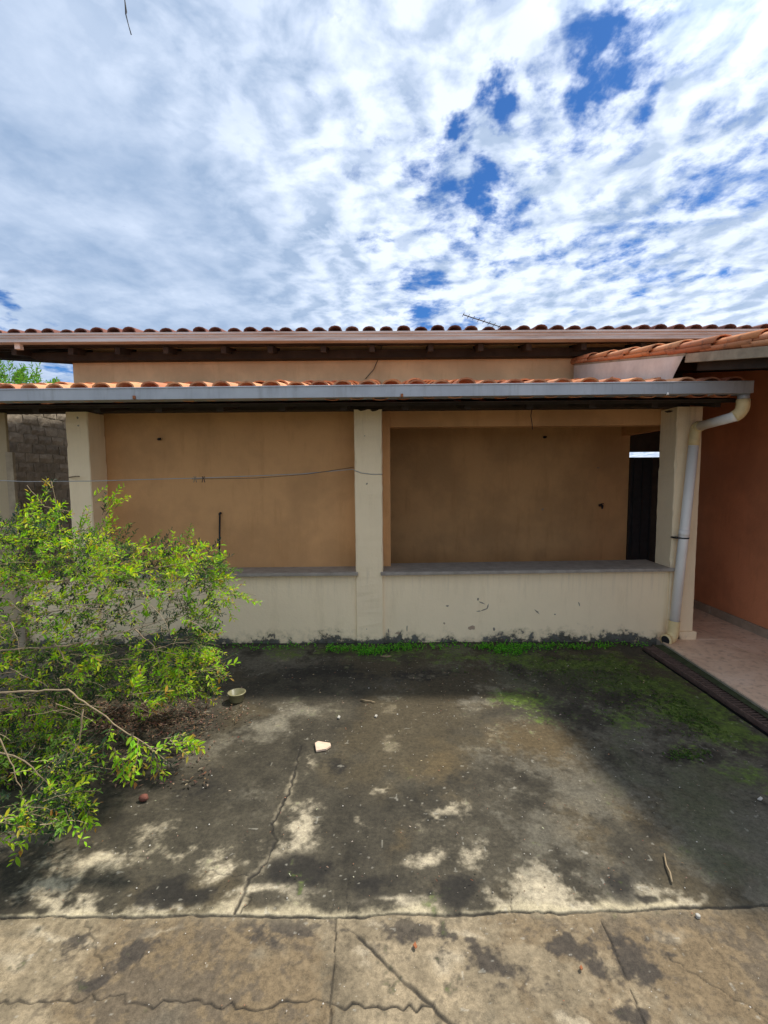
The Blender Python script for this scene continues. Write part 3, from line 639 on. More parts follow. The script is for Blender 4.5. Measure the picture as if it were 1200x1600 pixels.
# ---------------------------------------------------------------- taller house behind
HOUSE = thing('house', 'taller orange cream house behind the outbuilding with wide dark eaves', 'house')
hx0 = atY(114, 580, YU).x; hz = atY(600, 563, YU).z
box('wall', (hx0, YU, -.1), (XS+.1, YU+.15, 3.0), 'house_paint', HOUSE, .005)
box('wall', (XS+.1, YU, 2.25), (6.5, YU+.15, 3.0), 'house_paint', HOUSE, 0)
box('wall', (hx0, YU+.15, -.1), (hx0+.15, 10, 3.0), 'house_paint', HOUSE, .0)
HR = bpy.data.objects.new('roof', None); COL.objects.link(HR); HR.parent = HOUSE
YUG = 4.93; UZt = atY(600, 517.5, YUG).z; UZb = atY(600, 531.5, YUG).z
UEY, UEZ = YUG+.07, UZt-.05
def uunder(y): return UEZ + (y-UEY)*math.tan(SLOPE) - .055
# purlin with a scrolled end
pz0 = hz; pz1 = atY(600, 546, YU-.13).z; pe = atY(47, 555, YU-.13).x
yb = YU-.13
prof = [(pe, pz1), (pe, pz1-.03)]+[(pe+.10*(1-math.cos(t)), pz1-.03-(pz1-.03-pz0-.012)*math.sin(t)) for t in [i*math.pi/2/6 for i in range(1, 7)]]+[(pe+.14, pz0+.012), (pe+.19, pz0), (6.4, pz0), (6.4, pz1)]
n = len(prof)
MB().add([(x, yb, z) for x, z in prof]+[(x, YU-.01, z) for x, z in prof], [tuple(range(n)), tuple(range(2*n-1, n-1, -1))]+[((i+1) % n, i, n+i, n+(i+1) % n) for i in range(n)]).build('purlin', 'dark_wood', HOUSE)
for i in range(19):
    x = -4.62+i*.56+random.uniform(-.05, .05); sk = random.uniform(-.03, .03)
    y0, y1 = YUG+.13, 10.0
    MB().hexa([(x+sk, y0, uunder(y0)-.08), (x+sk+.055, y0, uunder(y0)-.08), (x+.055, y1, uunder(y1)-.08), (x, y1, uunder(y1)-.08),
               (x+sk, y0, uunder(y0)-.012), (x+sk+.055, y0, uunder(y0)-.012), (x+.055, y1, uunder(y1)-.012), (x, y1, uunder(y1)-.012)]).build('rafter', 'dark_wood', HR)
for i in range(7):
    y = YUG+.16+i*.36
    MB().hexa([(-4.9, y, uunder(y)-.01), (6.4, y, uunder(y)-.01), (6.4, y+.04, uunder(y+.04)-.01), (-4.9, y+.04, uunder(y+.04)-.01),
               (-4.9, y, uunder(y)+.006), (6.4, y, uunder(y)+.006), (6.4, y+.04, uunder(y+.04)+.006), (-4.9, y+.04, uunder(y+.04)+.006)]).build('batten', 'dark_wood', HR)
tiled_roof(HR, -4.86, 6.1, .18, UEY, UEZ, SLOPE, 7, 'clay_tile_shaded', 1, shear=-.004)
MB().hexa([(-4.9, YUG+.1, uunder(YUG+.1)+.007), (6.4, YUG+.1, uunder(YUG+.1)+.007), (6.4, 10, uunder(10)+.007), (-4.9, 10, uunder(10)+.007), (-4.9, YUG+.1, uunder(YUG+.1)+.015), (6.4, YUG+.1, uunder(YUG+.1)+.015), (6.4, 10, uunder(10)+.015), (-4.9, 10, uunder(10)+.015)]).build('shade_sheet', 'dark_wood', HR)  # added dark layer hiding the tile undersides, stands in for soffit shade
MB().hexa([(-4.93, 4.98, uunder(4.98)-.08), (-4.89, 4.98, uunder(4.98)-.08), (-4.89, 10, uunder(10)-.08), (-4.93, 10, uunder(10)-.08), (-4.93, 4.98, uunder(4.98)+.06), (-4.89, 4.98, uunder(4.98)+.06), (-4.89, 10, uunder(10)+.06), (-4.93, 10, uunder(10)+.06)]).build('barge_board', 'dark_wood', HR)
UG = bpy.data.objects.new('gutter', None); COL.objects.link(UG); UG.parent = HOUSE
h_ = UZt-UZb
def ugz(x): return -.004*x
uj = [-5.0] + [atY(p, 525, YUG).x for p in (222, 484, 710, 1050)] + [6.3]
for i, (a, b) in enumerate(zip(uj[:-1], uj[1:])):
    o = .0012*(i % 2); y0 = YUG-o
    pr = [(y0-.010, UZt), (y0-.010, UZt-.2*h_), (y0+.004, UZt-.26*h_), (y0+.004, UZt-.36*h_), (y0-.003, UZt-.40*h_), (y0-.003, UZt-.5*h_), (y0+.006, UZt-.55*h_), (y0+.006, UZt-.78*h_), (y0-.003, UZt-.82*h_), (y0-.003, UZb),
          (y0+.12+o, UZb+.001), (y0+.12+o, UZt-.03), (y0+.117, UZt-.03), (y0+.117, UZb+.004), (y0+.012, UZb+.004), (y0+.010, UZt)]
    g = MB().extrude(pr, a, b+.01*(i < 4)); g.v = [(x, y, z+ugz(x)) for x, y, z in g.v]; g.build('gutter_length', 'brown_gutter', UG)
lb = atY(31, 540, YUG+.1)
box('gutter_hook', (lb.x-.03, YUG+.06, lb.z-.045), (lb.x+.03, YUG+.115, lb.z+.03), 'white_pvc', UG, .004)

# ---------------------------------------------------------------- house on the right
RH = thing('right_house', 'terracotta painted house on the right with low tile roof edge', 'house')
XT = 3.36
box('wall', (XT, 1.7, -.05), (XT+.15, 5.46, 2.62), 'terracotta_paint', RH, 0)
yy = 1.7
while yy < 5.0:
    l = .43; box('skirting_stone', (XT-.022+random.uniform(-.002, .002), yy, .0), (XT-.0005, yy+l-.006, .115), 'skirting_stone', RH, .003); yy += l
RR = bpy.data.objects.new('roof', None); COL.objects.link(RR); RR.parent = RH
VA = atY(893, 556, 5.36); VB = atY(1200, 513.5, 2.78)
vdir = (VA-VB); tsl = math.atan2(vdir.z, math.hypot(vdir.x, vdir.y)); taz = math.atan2(-vdir.x, vdir.y)
print('verge', VA, VB, 'slope', math.degrees(tsl), 'az', math.degrees(taz))
base = Matrix.Translation(VB) @ Matrix.Rotation(taz, 4, 'Z') @ Matrix.Rotation(tsl, 4, 'X')
# local frame: y up the verge, x to the right
cov = barrel(True, .46, .080, .066, flat=.72).mesh('cover_tile', 'clay_tile', True); pan = barrel(False, .46, .078, .086, flat=.5).mesh('pan_tile', 'clay_tile', True)
y_start = -1.0; rows = 10; exp = (vdir.length+1.0)/rows*.995
for c in range(13):
    for r_ in range(rows):
        y = y_start + r_*exp
        j = Matrix.Rotation(random.gauss(0, .02), 4, 'Z') @ Matrix.Rotation(-.04, 4, 'X')
        inst('cover_tile', cov, base @ Matrix.Translation((.085+c*.19+random.gauss(0, .004), y+random.gauss(0, .01), -.042)) @ j, RR)
        inst('pan_tile', pan, base @ Matrix.Translation((.085+(c*.19+.095 if c else 0.0), y+.02+random.gauss(0, .008), -.047)) @ j, RR)
def lbox(nm, x0, x1, y0, y1, z0, z1, m, bev=.003):
    b = MB().box((x0, y0, z0), (x1, y1, z1)); b.v = [tuple(base @ Vector(v)) for v in b.v]; return b.build(nm, m, RR, bevel=bev)
ln = vdir.length
ye = (VB.y - 3.50)/(VB.y-VA.y)*ln
lbox('rake_board', .02, .05, -1.0, ye-.02, -.158, -.094, 'grey_wood')
lbox('lath', .02, .05, ye-.015, ln-.05, -.112, -.088, 'grey_wood')
for i in range(5): lbox('rafter', .35+i*.55, .40+i*.55, -.95, ln+.3, -.20, -.125, 'dark_wood', 0)
for i in range(9): lbox('batten', .05, 2.4, -.9+i*.42, -.86+i*.42, -.124, -.105, 'dark_wood', 0)
lbox('soffit_beam', .10, .17, -.98, ye-.05, -.215, -.14, 'dark_wood')
# sheet metal closing the gap between the two roofs
def lowroof(y): return EZ + (y-EY)*math.tan(SLOPE) + .045
fl = MB(); pts = []
K = 14
for i in range(K+1):
    t = i/K; yl = ye-.01 + (ln-.06-ye)*t
    top = base @ Vector((.012+.004*math.sin(i*1.7), yl, -.108)); yb_ = max(top.y, 3.46)
    if i == 0: bot = Vector((top.x-.02, top.y+.13, lowroof(top.y+.13)-.01))
    else: bot = Vector((top.x-.015*math.sin(i*2.1)**2, top.y+.13*(1-t), lowroof(top.y+.13*(1-t))-.01))
    if i == 0: mid = (top*.45+bot*.55)+Vector((0, .02, 0))
    else: mid = (top+bot)/2+Vector((.006*math.sin(i), 0, 0))
    pts.append((top, mid, bot))
vs = [v for p in pts for v in p]; n = len(vs); vs += [v+Vector((.003, 0, 0)) for v in vs]
fs = []
for i in range(K):
    for k in range(2):
        a = i*3+k; fs += [(a, a+3, a+4, a+1), (n+a, n+a+1, n+a+4, n+a+3)]
fs += [(0, 1, n+1, n), (1, 2, n+2, n+1)]
fl.add(vs, fs).build('flashing_sheet', 'flashing_zinc', RH, True)
# broken tiles lying on the canopy roof by the sheet metal
for k, (a, b, w, lab) in enumerate([(902, 588, 1.0, 'broken orange tile end standing leftmost beside the metal flashing'), (925, 588, 1.0, 'curved orange tile fragment lying flat beside the metal flashing'), (957, 588, .7, 'small upright orange tile shard beside the metal flashing'), (973, 590, .7, 'small round orange tile scrap nearest the grey gutter')]):
    c = atY(a, b, 5.0 - k*.25); c.z = lowroof(c.y)+.02
    m = barrel(True, .13 if k != 2 else .07, .055*w, .05*w, .012, 6)
    o = m.build('tile_fragment', 'clay_tile', None, True)
    o.matrix_world = Matrix.Translation(c) @ Matrix.Rotation(random.uniform(.8, 1.9), 4, 'Z') @ Matrix.Rotation((.1, .15, 1.2, .2)[k], 4, 'X'); tag(o, lab, 'tile fragment', 'broken tiles on the canopy roof')

# ---------------------------------------------------------------- passage, drain, gate
def build_path():
    base_o = kind(MB().box((2.0, 5.9, -.04), (XT+.0, 7.0, .03)).build('path', 'path_tile'), 'structure')
    p0 = atZ(1056, 1016, .035); p1 = atZ(1200, 1109, .035)
    edge = lambda y: p0.x + (y-p0.y)*(p1.x-p0.x)/(p1.y-p0.y)
    m = MB()
    ys_ = [1.2, 4.0]; m.hexa([(edge(1.2), 1.2, -.06), (XT, 1.2, -.06), (XT, 4.05, -.06), (edge(4.05), 4.05, -.06), (edge(1.2), 1.2, .024), (XT, 1.2, .024), (XT, 4.05, .024), (edge(4.05), 4.05, .024)]).box((edge(4.05), 4.0501, -.06), (XT, 5.9, .024)).build('bed', 'mortar', base_o)
    y = 1.25; k = 0
    while y < 5.85:
        y2 = min(y+.455, 5.88); xa = min(edge(min(y, 4.05)), edge(4.05) if y > 4.05 else 9); xb = min(edge(min(y2, 4.05)), 9)
        xs_ = [None, (xa+XT)/2+(.08 if k % 1 == 0 else 0), XT-.024]
        for c in range(2):
            l0 = xa+.002 if c == 0 else xs_[1]+.002; l1 = xb+.002 if c == 0 else xs_[1]+.002; r1 = xs_[1]-.002 if c == 0 else xs_[2]
            z = .035+random.uniform(-.0012, .0012)
            MB().hexa([(l0, y+.002, .020), (r1, y+.002, .020), (r1, y2-.002, .020), (l1, y2-.002, .020), (l0, y+.002, z), (r1, y+.002, z), (r1, y2-.002, z), (l1, y2-.002, z)]).build('paving_tile', 'path_tile', base_o, bevel=.0015)
        y = y2; k += 1
    # drain
    gr = thing('drain_grate', 'rusty slotted drain grate running beside the tiled path', 'drain')
    L0, L1 = atZ(1020, 1020, 0), atZ(1200, 1138, 0); R0, R1 = atZ(1056, 1031, 0), atZ(1200, 1119, 0)
    lx = lambda y: L0.x+(y-L0.y)*(L1.x-L0.x)/(L1.y-L0.y); rx = lambda y: R0.x+(y-R0.y)*(R1.x-R0.x)/(R1.y-R0.y)
    ya, yb2 = 1.3, 3.92
    def strip(nm, fa, fb, z0, z1, m): MB().hexa([(fa(ya), ya, z0), (fb(ya), ya, z0), (fb(yb2), yb2, z0), (fa(yb2), yb2, z0), (fa(ya), ya, z1), (fb(ya), ya, z1), (fb(yb2), yb2, z1), (fa(yb2), yb2, z1)]).build(nm, m, gr)
    strip('channel', lambda y: lx(y), lambda y: max(edge(y), rx(y)+.02), -.06, -.034, 'black_iron')
    strip('frame_rail', lambda y: lx(y)-.001, lambda y: lx(y)+.008, -.03, .004, 'drain_rust'); strip('frame_rail', lambda y: rx(y)-.005, lambda y: rx(y)+.006, -.03, .004, 'drain_rust')
    w = 1.0; bar = MB().box((0, -.0045, -.007), (1, .0045, .002)).mesh('bar', 'drain_rust')
    y = ya+.02
    while y < yb2-.02:
        a, b = lx(y)+.012, rx(y)-.006
        inst('bar', bar, Matrix.Translation((a, y, 0)) @ Matrix.Diagonal((b-a, 1, 1, 1)), gr); y += .031
    kb = MB().hexa([(rx(ya)+.009, ya, -.06), (edge(ya)-.001, ya, -.06), (edge(yb2)-.001, yb2, -.06), (rx(yb2)+.009, yb2, -.06), (rx(ya)+.009, ya, .006), (edge(ya)-.001, ya, .012), (edge(yb2)-.001, yb2, .012), (rx(yb2)+.009, yb2, .006)])
    kb.build('mossy_kerb', 'moss_kerb', base_o)
simple('drain_rust', (.13, .085, .065), .85, .35, 25, .3); simple('moss_kerb', (.05, .06, .025), .95, .4, 12, .5, .01)
build_path()
GT = thing('metal_gate', 'dark metal gate at the far end of the passage with daylight gaps', 'gate')
YGT = 5.36
gl, gr_ = 2.0, XT-.002
zt0, zt1, zb0 = atY(1000, 714.5, YGT).z, atY(1000, 706, YGT).z, atY(1000, 879.5, YGT).z
gx = atY(1017, 800, YGT).x
box('gate_leaf', (XS+.112, YGT, zb0+.02), (gx-.005, YGT+.03, zt0), 'black_iron', GT, 0)
for i in range(4): box('panel_rib', (XS+.14+i*.1, YGT-.012, zb0+.05), (XS+.155+i*.1, YGT-.001, zt0-.02), 'black_iron', GT, 0)
box('threshold', (XS+.101, YGT-.05, -.02), (gr_, YGT+.1, zb0), 'stone_sill', GT, 0)
box('gate_head', (XS+.101, YGT, zt1), (gr_, YGT+.06, 2.95), 'dark_wood', GT, 0)
box('gate_post', (XS+.101, YGT+.0, zb0), (XS+.111, YGT+.06, zt0), 'dark_wood', GT, 0)
box('gate_post', (gx+.004, YGT+.005, zb0), (gr_, YGT+.05, zt0), 'dark_wood', GT, 0)

# ---------------------------------------------------------------- brick boundary wall
def brick_wall():
    X0 = -5.5; t = thing('brick_wall', 'rough unplastered brick boundary wall beyond the left end of the outbuilding', 'wall')
    box('mortar_core', (X0-.12, 4.6, -.05), (X0-.012, 9.4, 2.62), 'mortar', t, 0)
    ch, bl = .145, .29; mes = []
    for k in range(5):
        b = MB(); nx_, nz_ = 4, 2
        w = bl-.016; h = ch-.018; d = .03
        rg = random.Random(k)
        g = [[(rg.uniform(-.005, .007)+ (-.006 if i in (0, nx_) or j in (0, nz_) else 0), w*i/nx_+(rg.uniform(-.006, .006)), h*j/nz_+rg.uniform(-.005, .005)) for i in range(nx_+1)] for j in range(nz_+1)]
        vs = [p for row in g for p in row]; fs = [(j*(nx_+1)+i, j*(nx_+1)+i+1, (j+1)*(nx_+1)+i+1, (j+1)*(nx_+1)+i) for j in range(nz_) for i in range(nx_)]
        n0 = len(vs); ring = [i for i in range(nx_+1)]+[(j)*(nx_+1)+nx_ for j in range(1, nz_+1)]+[nz_*(nx_+1)+i for i in range(nx_-1, -1, -1)]+[j*(nx_+1) for j in range(nz_-1, 0, -1)]
        vs += [(vs[i][0]-d, vs[i][1], vs[i][2]) for i in ring]; m = len(ring)
        fs += [(ring[(i+1) % m], ring[i], n0+i, n0+(i+1) % m) for i in range(m)]
        mes.append(b.add(vs, fs).mesh('brick', 'brick'))
    for c in range(18):
        y = 4.7-(bl/2 if c % 2 else 0)
        while y < 9.2:
            if y > 4.58: inst('brick', random.choice(mes), Matrix.Translation((X0+random.uniform(-.006, .008), y+random.uniform(-.006, .006), c*ch+random.uniform(-.004, .004))) @ Matrix.Rotation(random.gauss(0, .015), 4, 'X'), t)
            y += bl
brick_wall()

# ---------------------------------------------------------------- foliage
class Leaves(MB):
    def leaf(s, p, d, up, L, w, col):
        d = d.normalized(); sd = d.cross(up)
        if sd.length < 1e-3: sd = d.orthogonal()
        sd = sd.normalized(); nn = sd.cross(d)
        c2 = tuple(v*random.uniform(.85, 1.15) for v in col)
        m = p+d*L*.5; f = nn*(-w*.22); dr = nn*(-L*random.uniform(0, .18))
        s.add([p, p+d*L*.3+sd*w*.42-f, m+d*L*.12+sd*w*.44-f+dr*.4, p+d*L+dr, m+d*L*.12-sd*w*.44-f+dr*.4, p+d*L*.3-sd*w*.42-f, m+f*.4+dr*.3],
              [(0, 1, 6), (1, 2, 6), (2, 3, 6), (3, 4, 6), (4, 5, 6), (5, 0, 6)], c2)
YOUNG_LIT = [(.38, .56, .03), (.30, .52, .025), (.52, .58, .04), (.22, .44, .025)]  # new growth, brightened further as sunlit leaves
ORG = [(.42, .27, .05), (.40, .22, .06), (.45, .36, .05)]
OLD_SHADED = [(.032, .060, .026), (.04, .075, .026), (.028, .05, .032), (.05, .085, .028)]  # older leaves, darkened further for the shaded inside of the shrub
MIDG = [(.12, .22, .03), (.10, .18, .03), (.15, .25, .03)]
def rv(): return Vector((random.gauss(0, 1), random.gauss(0, 1), random.gauss(0, 1))).normalized()
def sprig(lv, tw, p, d, L, n, pal, lsz, tip_orange=.0, twig_r=.0018):
    d = d.normalized(); pts = [p]; cur = d.copy()
    for i in range(5):
        cur = (cur+rv()*.20+Vector((0, 0, -.03))).normalized(); pts.append(pts[-1]+cur*L/5)
    if tw is not None: tw.tube(pts, [twig_r*(1-.13*i) for i in range(6)], 3, cap=False)
    for i in range(n):
        t = .12+.88*i/n; k = min(4, int(t*5)); fr = t*5-k; q = pts[k]*(1-fr)+pts[k+1]*fr; ax = (pts[k+1]-pts[k]).normalized()
        a = i*2.4+random.uniform(-.5, .5); o = ax.orthogonal().normalized(); b = ax.cross(o); out = o*math.cos(a)+b*math.sin(a)
        ld = (ax*.75+out*.8+Vector((0, 0, .18))).normalized()
        c = random.choice(ORG) if (t > .6 and random.random() < tip_orange) else random.choice(pal)
        s_ = lsz*random.uniform(.65, 1.25)*(1.0 if t < .85 else .75)
        lv.leaf(q, ld, (Vector((.2, 0, 1))+rv()*.38).normalized(), s_, s_*.36, c)

def inside(poly, x, y):
    r_ = False; j = len(poly)-1
    for i in range(len(poly)):
        if (poly[i][1] > y) != (poly[j][1] > y) and x < (poly[j][0]-poly[i][0])*(y-poly[i][1])/(poly[j][1]-poly[i][1])+poly[i][0]: r_ = not r_
        j = i
    return r_
def shrub():
    t = thing('shrub', 'sprawling yellow green shrub with long bare canes leaning in from the left', 'shrub')
    lv = Leaves(); tw = MB()
    root = Vector((-3.35, 2.55, 0))
    st = MB(); canes = [
        [(-60, 940, 2.35), (0, 912, 2.3), (90, 908, 2.25), (180, 897, 2.2), (260, 884, 2.2), (345, 868, 2.2)],
        [(-60, 1030, 2.1), (0, 1015, 2.05), (90, 1011, 2.0), (150, 1000, 2.0), (215, 981, 2.05), (290, 960, 2.15)],
        [(-60, 1090, 1.75), (0, 1083, 1.7), (60, 1079, 1.68), (105, 1078, 1.66), (140, 1103, 1.66), (190, 1138, 1.68), (235, 1170, 1.68), (252, 1203, 1.66)],
        [(-40, 1090, 1.5), (0, 1157, 1.5), (20, 1200, 1.5), (35, 1238, 1.5)],
        [(-60, 910, 2.6), (0, 866, 2.6), (55, 829, 2.6), (75, 800, 2.6)], [(-60, 865, 2.7), (0, 866, 2.7), (60, 869, 2.75), (115, 872, 2.8)],
        [(-60, 900, 2.4), (0, 882, 2.4), (60, 876, 2.5)], [(100, 870, 2.6), (90, 800, 2.6), (80, 752, 2.6)],
        [(110, 800, 2.75), (70, 792, 2.7), (42, 758, 2.7)], [(-60, 990, 2.5), (60, 960, 2.5), (200, 935, 2.6), (330, 920, 2.6), (400, 930, 2.55)],
        [(-40, 1060, 2.2), (60, 1045, 2.2), (200, 1030, 2.3), (320, 1040, 2.4), (350, 1060, 2.4)], [(130, 1110, 1.66), (125, 1160, 1.66), (108, 1185, 1.64)],
        [(-40, 1160, 1.6), (40, 1190, 1.6), (80, 1230, 1.62), (130, 1272, 1.62)], [(40, 1020, 2.3), (140, 990, 2.4), (230, 940, 2.5), (310, 880, 2.5)], [(20, 980, 2.6), (100, 920, 2.7), (160, 820, 2.8), (182, 770, 2.8)],
        [(210, 983, 2.05), (240, 1010, 2.0), (250, 1040, 2.0)], [(85, 1005, 2.0), (100, 1030, 2.0), (120, 1040, 2.0)]]
    for k, c in enumerate(canes):
        P = [atY(*q) for q in c]; Q = []
        for a, b in zip(P[:-1], P[1:]):
            for i in range(4): Q.append(a+(b-a)*i/4+rv()*.004)
        Q.append(P[-1]); r0 = .0046 if k in (0, 1, 2) else .0034
        if c[0][0] < 0: Q = [root+Vector((random.uniform(-.2, .2), random.uniform(-.4, .3), 0)), (root+Q[0])/2+Vector((-.05, 0, .25))]+Q
        cm = MB(); cm.tube(Q, [r0*(1-.65*i/len(Q)) for i in range(len(Q))], 6); cm.build('cane', 'twig_pale' if k in (2, 3, 4, 7, 8, 11) else 'bark', t, True)
    # leafy outline of the shrub as it stands in the yard: (x, y) photo directions with the depth range it fills
    poly = [(-260, 800), (0, 810), (30, 800), (70, 800), (95, 815), (150, 840), (225, 848), (300, 852), (338, 885), (350, 925), (335, 950), (305, 965), (322, 1000), (336, 1050), (335, 1076), (300, 1084), (215, 1098), (130, 1112), (120, 1150),
            (150, 1170), (130, 1195), (110, 1230), (120, 1275), (60, 1290), (35, 1310), (-260, 1330)]
    cnt = 0; tries = 0
    while cnt < 3500 and tries < 90000:
        tries += 1
        x = random.uniform(-230, 360); y = random.uniform(760, 1320)
        if not inside(poly, x, y): continue
        gy = atZ(x, y, .04).y if y > 900 else 9
        ymax = min(3.0 if y < 1000 else 2.9, gy*.97); ymin = max(1.38, min(2.0, ymax-.75))
        if y > 1100: ymin = max(1.3, ymax-.45)
        if x < 0 and random.random() < .35: continue
        # thin middle where the wall shows through the branches
        if 905 < y < 1015 and x < 310 and random.random() < .62: continue
        if y > 1090 and x > 120 and random.random() < .3: continue
        Y = random.uniform(ymin, ymax); p = atY(x, y, Y)
        cn = mnoise.noise(p*4.2+Vector((3, 1, 7)))
        if cn < random.uniform(-.25, .16): continue
        if y > 1040 and x < 240 and random.random() < .34: continue
        if y < 880 and x < 130 and random.random() < .38: continue
        f = (Y-ymin)/max(.01, ymax-ymin)
        d = (Vector((.7, random.uniform(-.5, .3), random.uniform(-.35, .75)))+rv()*.6)
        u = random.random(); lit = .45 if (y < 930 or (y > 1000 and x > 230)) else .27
        u -= mnoise.noise(p*6.5+Vector((9, 4, 2)))*.75 + (.12 if f < .4 else -.10)  # near and high sprigs lighter, dark inside painted into leaf colour
        if u < lit: pal, to = YOUNG_LIT, .16
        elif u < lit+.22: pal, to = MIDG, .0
        else: pal, to = OLD_SHADED, 0
        sprig(lv, tw, p, d, random.uniform(.07, .16), random.randint(9, 17), pal, random.uniform(.019, .035) if pal is YOUNG_LIT else random.uniform(.017, .030) if pal is not OLD_SHADED else random.uniform(.017, .028), to)
        cnt += 1
    # outlying shoots
    for (x, y, Y, dx, dz, L) in [(165, 800, 2.75, .3, 1, .14), (178, 790, 2.75, .6, .6, .14), (165, 838, 2.7, .5, .9, .14), (75, 790, 2.6, .1, 1, .14), (45, 800, 2.6, .6, .7, .15), (20, 815, 2.6, .6, .5, .14), (5, 830, 2.6, 1, .3, .12), (100, 805, 2.6, -.5, .5, .12), (120, 830, 2.7, .4, 1, .15), (140, 850, 2.7, .1, 1, .15), (150, 780, 2.75, .8, .3, .12),
                                 (300, 868, 2.4, .4, .5, .13), (320, 875, 2.4, .9, .1, .13), (350, 928, 2.55, 1, .02, .14), (372, 930, 2.55, 1, .0, .13), (345, 935, 2.55, .8, -.3, .13), (300, 975, 2.3, .8, -.1, .13), (310, 1010, 2.4, .8, -.3, .12), (325, 1060, 2.3, .6, -.5, .12), (318, 1072, 2.3, .6, -.5, .09), (320, 1045, 2.3, 1, -.2, .13),
                                 (235, 1165, 1.68, 1, .05, .12), (262, 1160, 1.68, 1, 0, .12), (285, 1158, 1.68, .9, .1, .09), (240, 1180, 1.67, .2, -1, .10), (205, 1145, 1.67, .1, -1, .10), (215, 1160, 1.67, .2, -1, .12), (180, 1135, 1.67, -.2, -1, .12), (175, 1170, 1.66, .3, -.9, .12), (195, 1190, 1.66, .5, -.7, .08),
                                 (130, 1250, 1.62, .2, -1, .09), (135, 1265, 1.62, .1, -1, .08), (105, 1255, 1.62, .8, -.4, .10), (60, 1235, 1.6, .5, -.6, .12), (30, 1270, 1.55, .5, -.6, .1), (225, 1100, 1.8, .8, .2, .1), (205, 1078, 1.8, .5, .8, .1)]:
        for q in range(3):
            sprig(lv, tw, atY(x+random.uniform(-6, 6), y+random.uniform(-6, 6), Y), Vector((dx, random.uniform(-.3, .3), dz))+rv()*.25, L*random.uniform(.8, 1.2), random.randint(9, 14), YOUNG_LIT if random.random() < .75 else OLD_SHADED, .030, .22)
    kind(lv.build('foliage', 'leaf', t, attr='tint'), 'stuff'); kind(tw.build('twigs', 'bark', t), 'stuff')
    bare = MB()
    for i in range(200):
        x = random.uniform(-60, 300); y = random.uniform(880, 1200)
        if not inside(poly, x, y): continue
        gy = atZ(x, y, .04).y if y > 900 else 9
        Y = random.uniform(1.6, 2.9)
        if Y > gy*.97: continue
        p = atY(x, y, Y); d = (Vector((random.choice((-1, 1)), random.uniform(-.5, .5), random.uniform(-.7, .5)))).normalized(); q = [p]
        for k in range(6): d = (d+rv()*.22).normalized(); q.append(q[-1]+d*.03)
        bare.tube(q, [.0015*(1-.1*k) for k in range(7)], 3, cap=False)
    kind(bare.build('bare_twigs', 'bark', t), 'stuff')
shrub()
def tree():
    t = thing('tree', 'bright green tree seen above the canopy roof at the far left', 'tree')
    lv = Leaves(); tw = MB(); tr = MB()
    c = atY(-20, 590, 11.0); tr.tube([(c.x, 11, -.05), (c.x+.05, 11, 1.2), (c.x-.05, 11, 2.2), (c.x, 11, 3.2)], [.12, .10, .08, .05], 8)
    for k in range(9):
        a = k*.7; tr.tube([(c.x, 11, 2+.1*k), (c.x+.5*math.cos(a), 11+.5*math.sin(a), 2.6+.1*k), (c.x+1.0*math.cos(a), 11+1.0*math.sin(a), 3.0+.1*k)], [.04, .025, .01], 6)
    tr.build('trunk', 'bark', t, True)
    for i in range(650):
        v = rv()*random.uniform(.35, 1)**.5; p = Vector((c.x+v.x*1.5, 11+v.y*1.4, 3.15+v.z*1.0))
        sz = (.11, .10, .13)[i % 3]
        sprig(lv, tw, p, v+Vector((.3, 0, .4))+rv()*.5, random.uniform(.3, .5), 12, [(.13, .28, .04), (.10, .22, .03), (.17, .32, .05)], sz, 0, .005)
    kind(lv.build('crown', 'leaf', t, attr='tint'), 'stuff'); tw.build('twigs', 'bark', t)
tree()

# ---------------------------------------------------------------- small things
def stuff_obj(mb, name, label, cat, m, attr='tint'):
    o = mb.build(name, m, None, attr=attr); tag(o, label, cat); return kind(o, 'stuff')
# weeds at the foot of the wall
wd = Leaves(); wr = random.Random(3)
def weed(x, y, n, sp, h, pal):
    for i in range(n):
        q = Vector((x+random.gauss(0, sp), y+random.gauss(0, sp*.6), 0.002))
        if q.y > WF-.01: q.y = WF-.012-random.random()*.02
        for k in range(4):
            a = random.uniform(0, 6.28); d = Vector((math.cos(a), math.sin(a), random.uniform(.15, .9)))
            wd.leaf(q+Vector((0, 0, random.uniform(0, h))), d, Vector((0, 0, 1)), random.uniform(.008, .018), .012, random.choice(pal))
GP = [(.13, .42, .035), (.17, .50, .04), (.08, .30, .025), (.22, .52, .05)]
for (x0, x1, y, n, sp) in [(350, 500, 1013, 60, .02), (510, 640, 1015, 210, .035), (560, 600, 1021, 90, .03), (610, 660, 1012, 60, .02), (660, 760, 1012, 60, .03), (750, 860, 1013, 230, .035), (770, 820, 1020, 100, .035), (860, 950, 1012, 110, .03), (950, 1010, 1010, 30, .02)]:
    for i in range(n):
        p = atZ(random.uniform(x0, x1), y+random.gauss(0, 2.5), 0); weed(p.x, p.y, 1, sp*.5, .03, GP)
for (x, y, rx, ry, n) in [(1090, 1105, 45, 24, 520), (1000, 1080, 90, 40, 420), (1050, 1035, 40, 14, 200), (860, 1040, 120, 18, 260), (1130, 1135, 40, 16, 220), (1075, 1180, 26, 8, 120), (940, 1050, 70, 18, 160)]:
    for i in range(n):
        p = atZ(random.gauss(x, rx*.7), random.gauss(y, ry*.7), 0)
        if p.y > 3.95 or p.x > 1.95: continue
        q = Vector((p.x, p.y, .003)); a = random.uniform(0, 6.28)
        for k in range(2): wd.leaf(q, Vector((math.cos(a+k*2.5), math.sin(a+k*2.5), .25)), Vector((0, 0, 1)), random.uniform(.006, .013), .008, random.choice([(.04, .085, .012), (.06, .12, .015), (.085, .14, .02)]))
stuff_obj(wd, 'weeds', 'small green weeds and moss along the wall base and damp concrete', 'weeds', 'leaf')
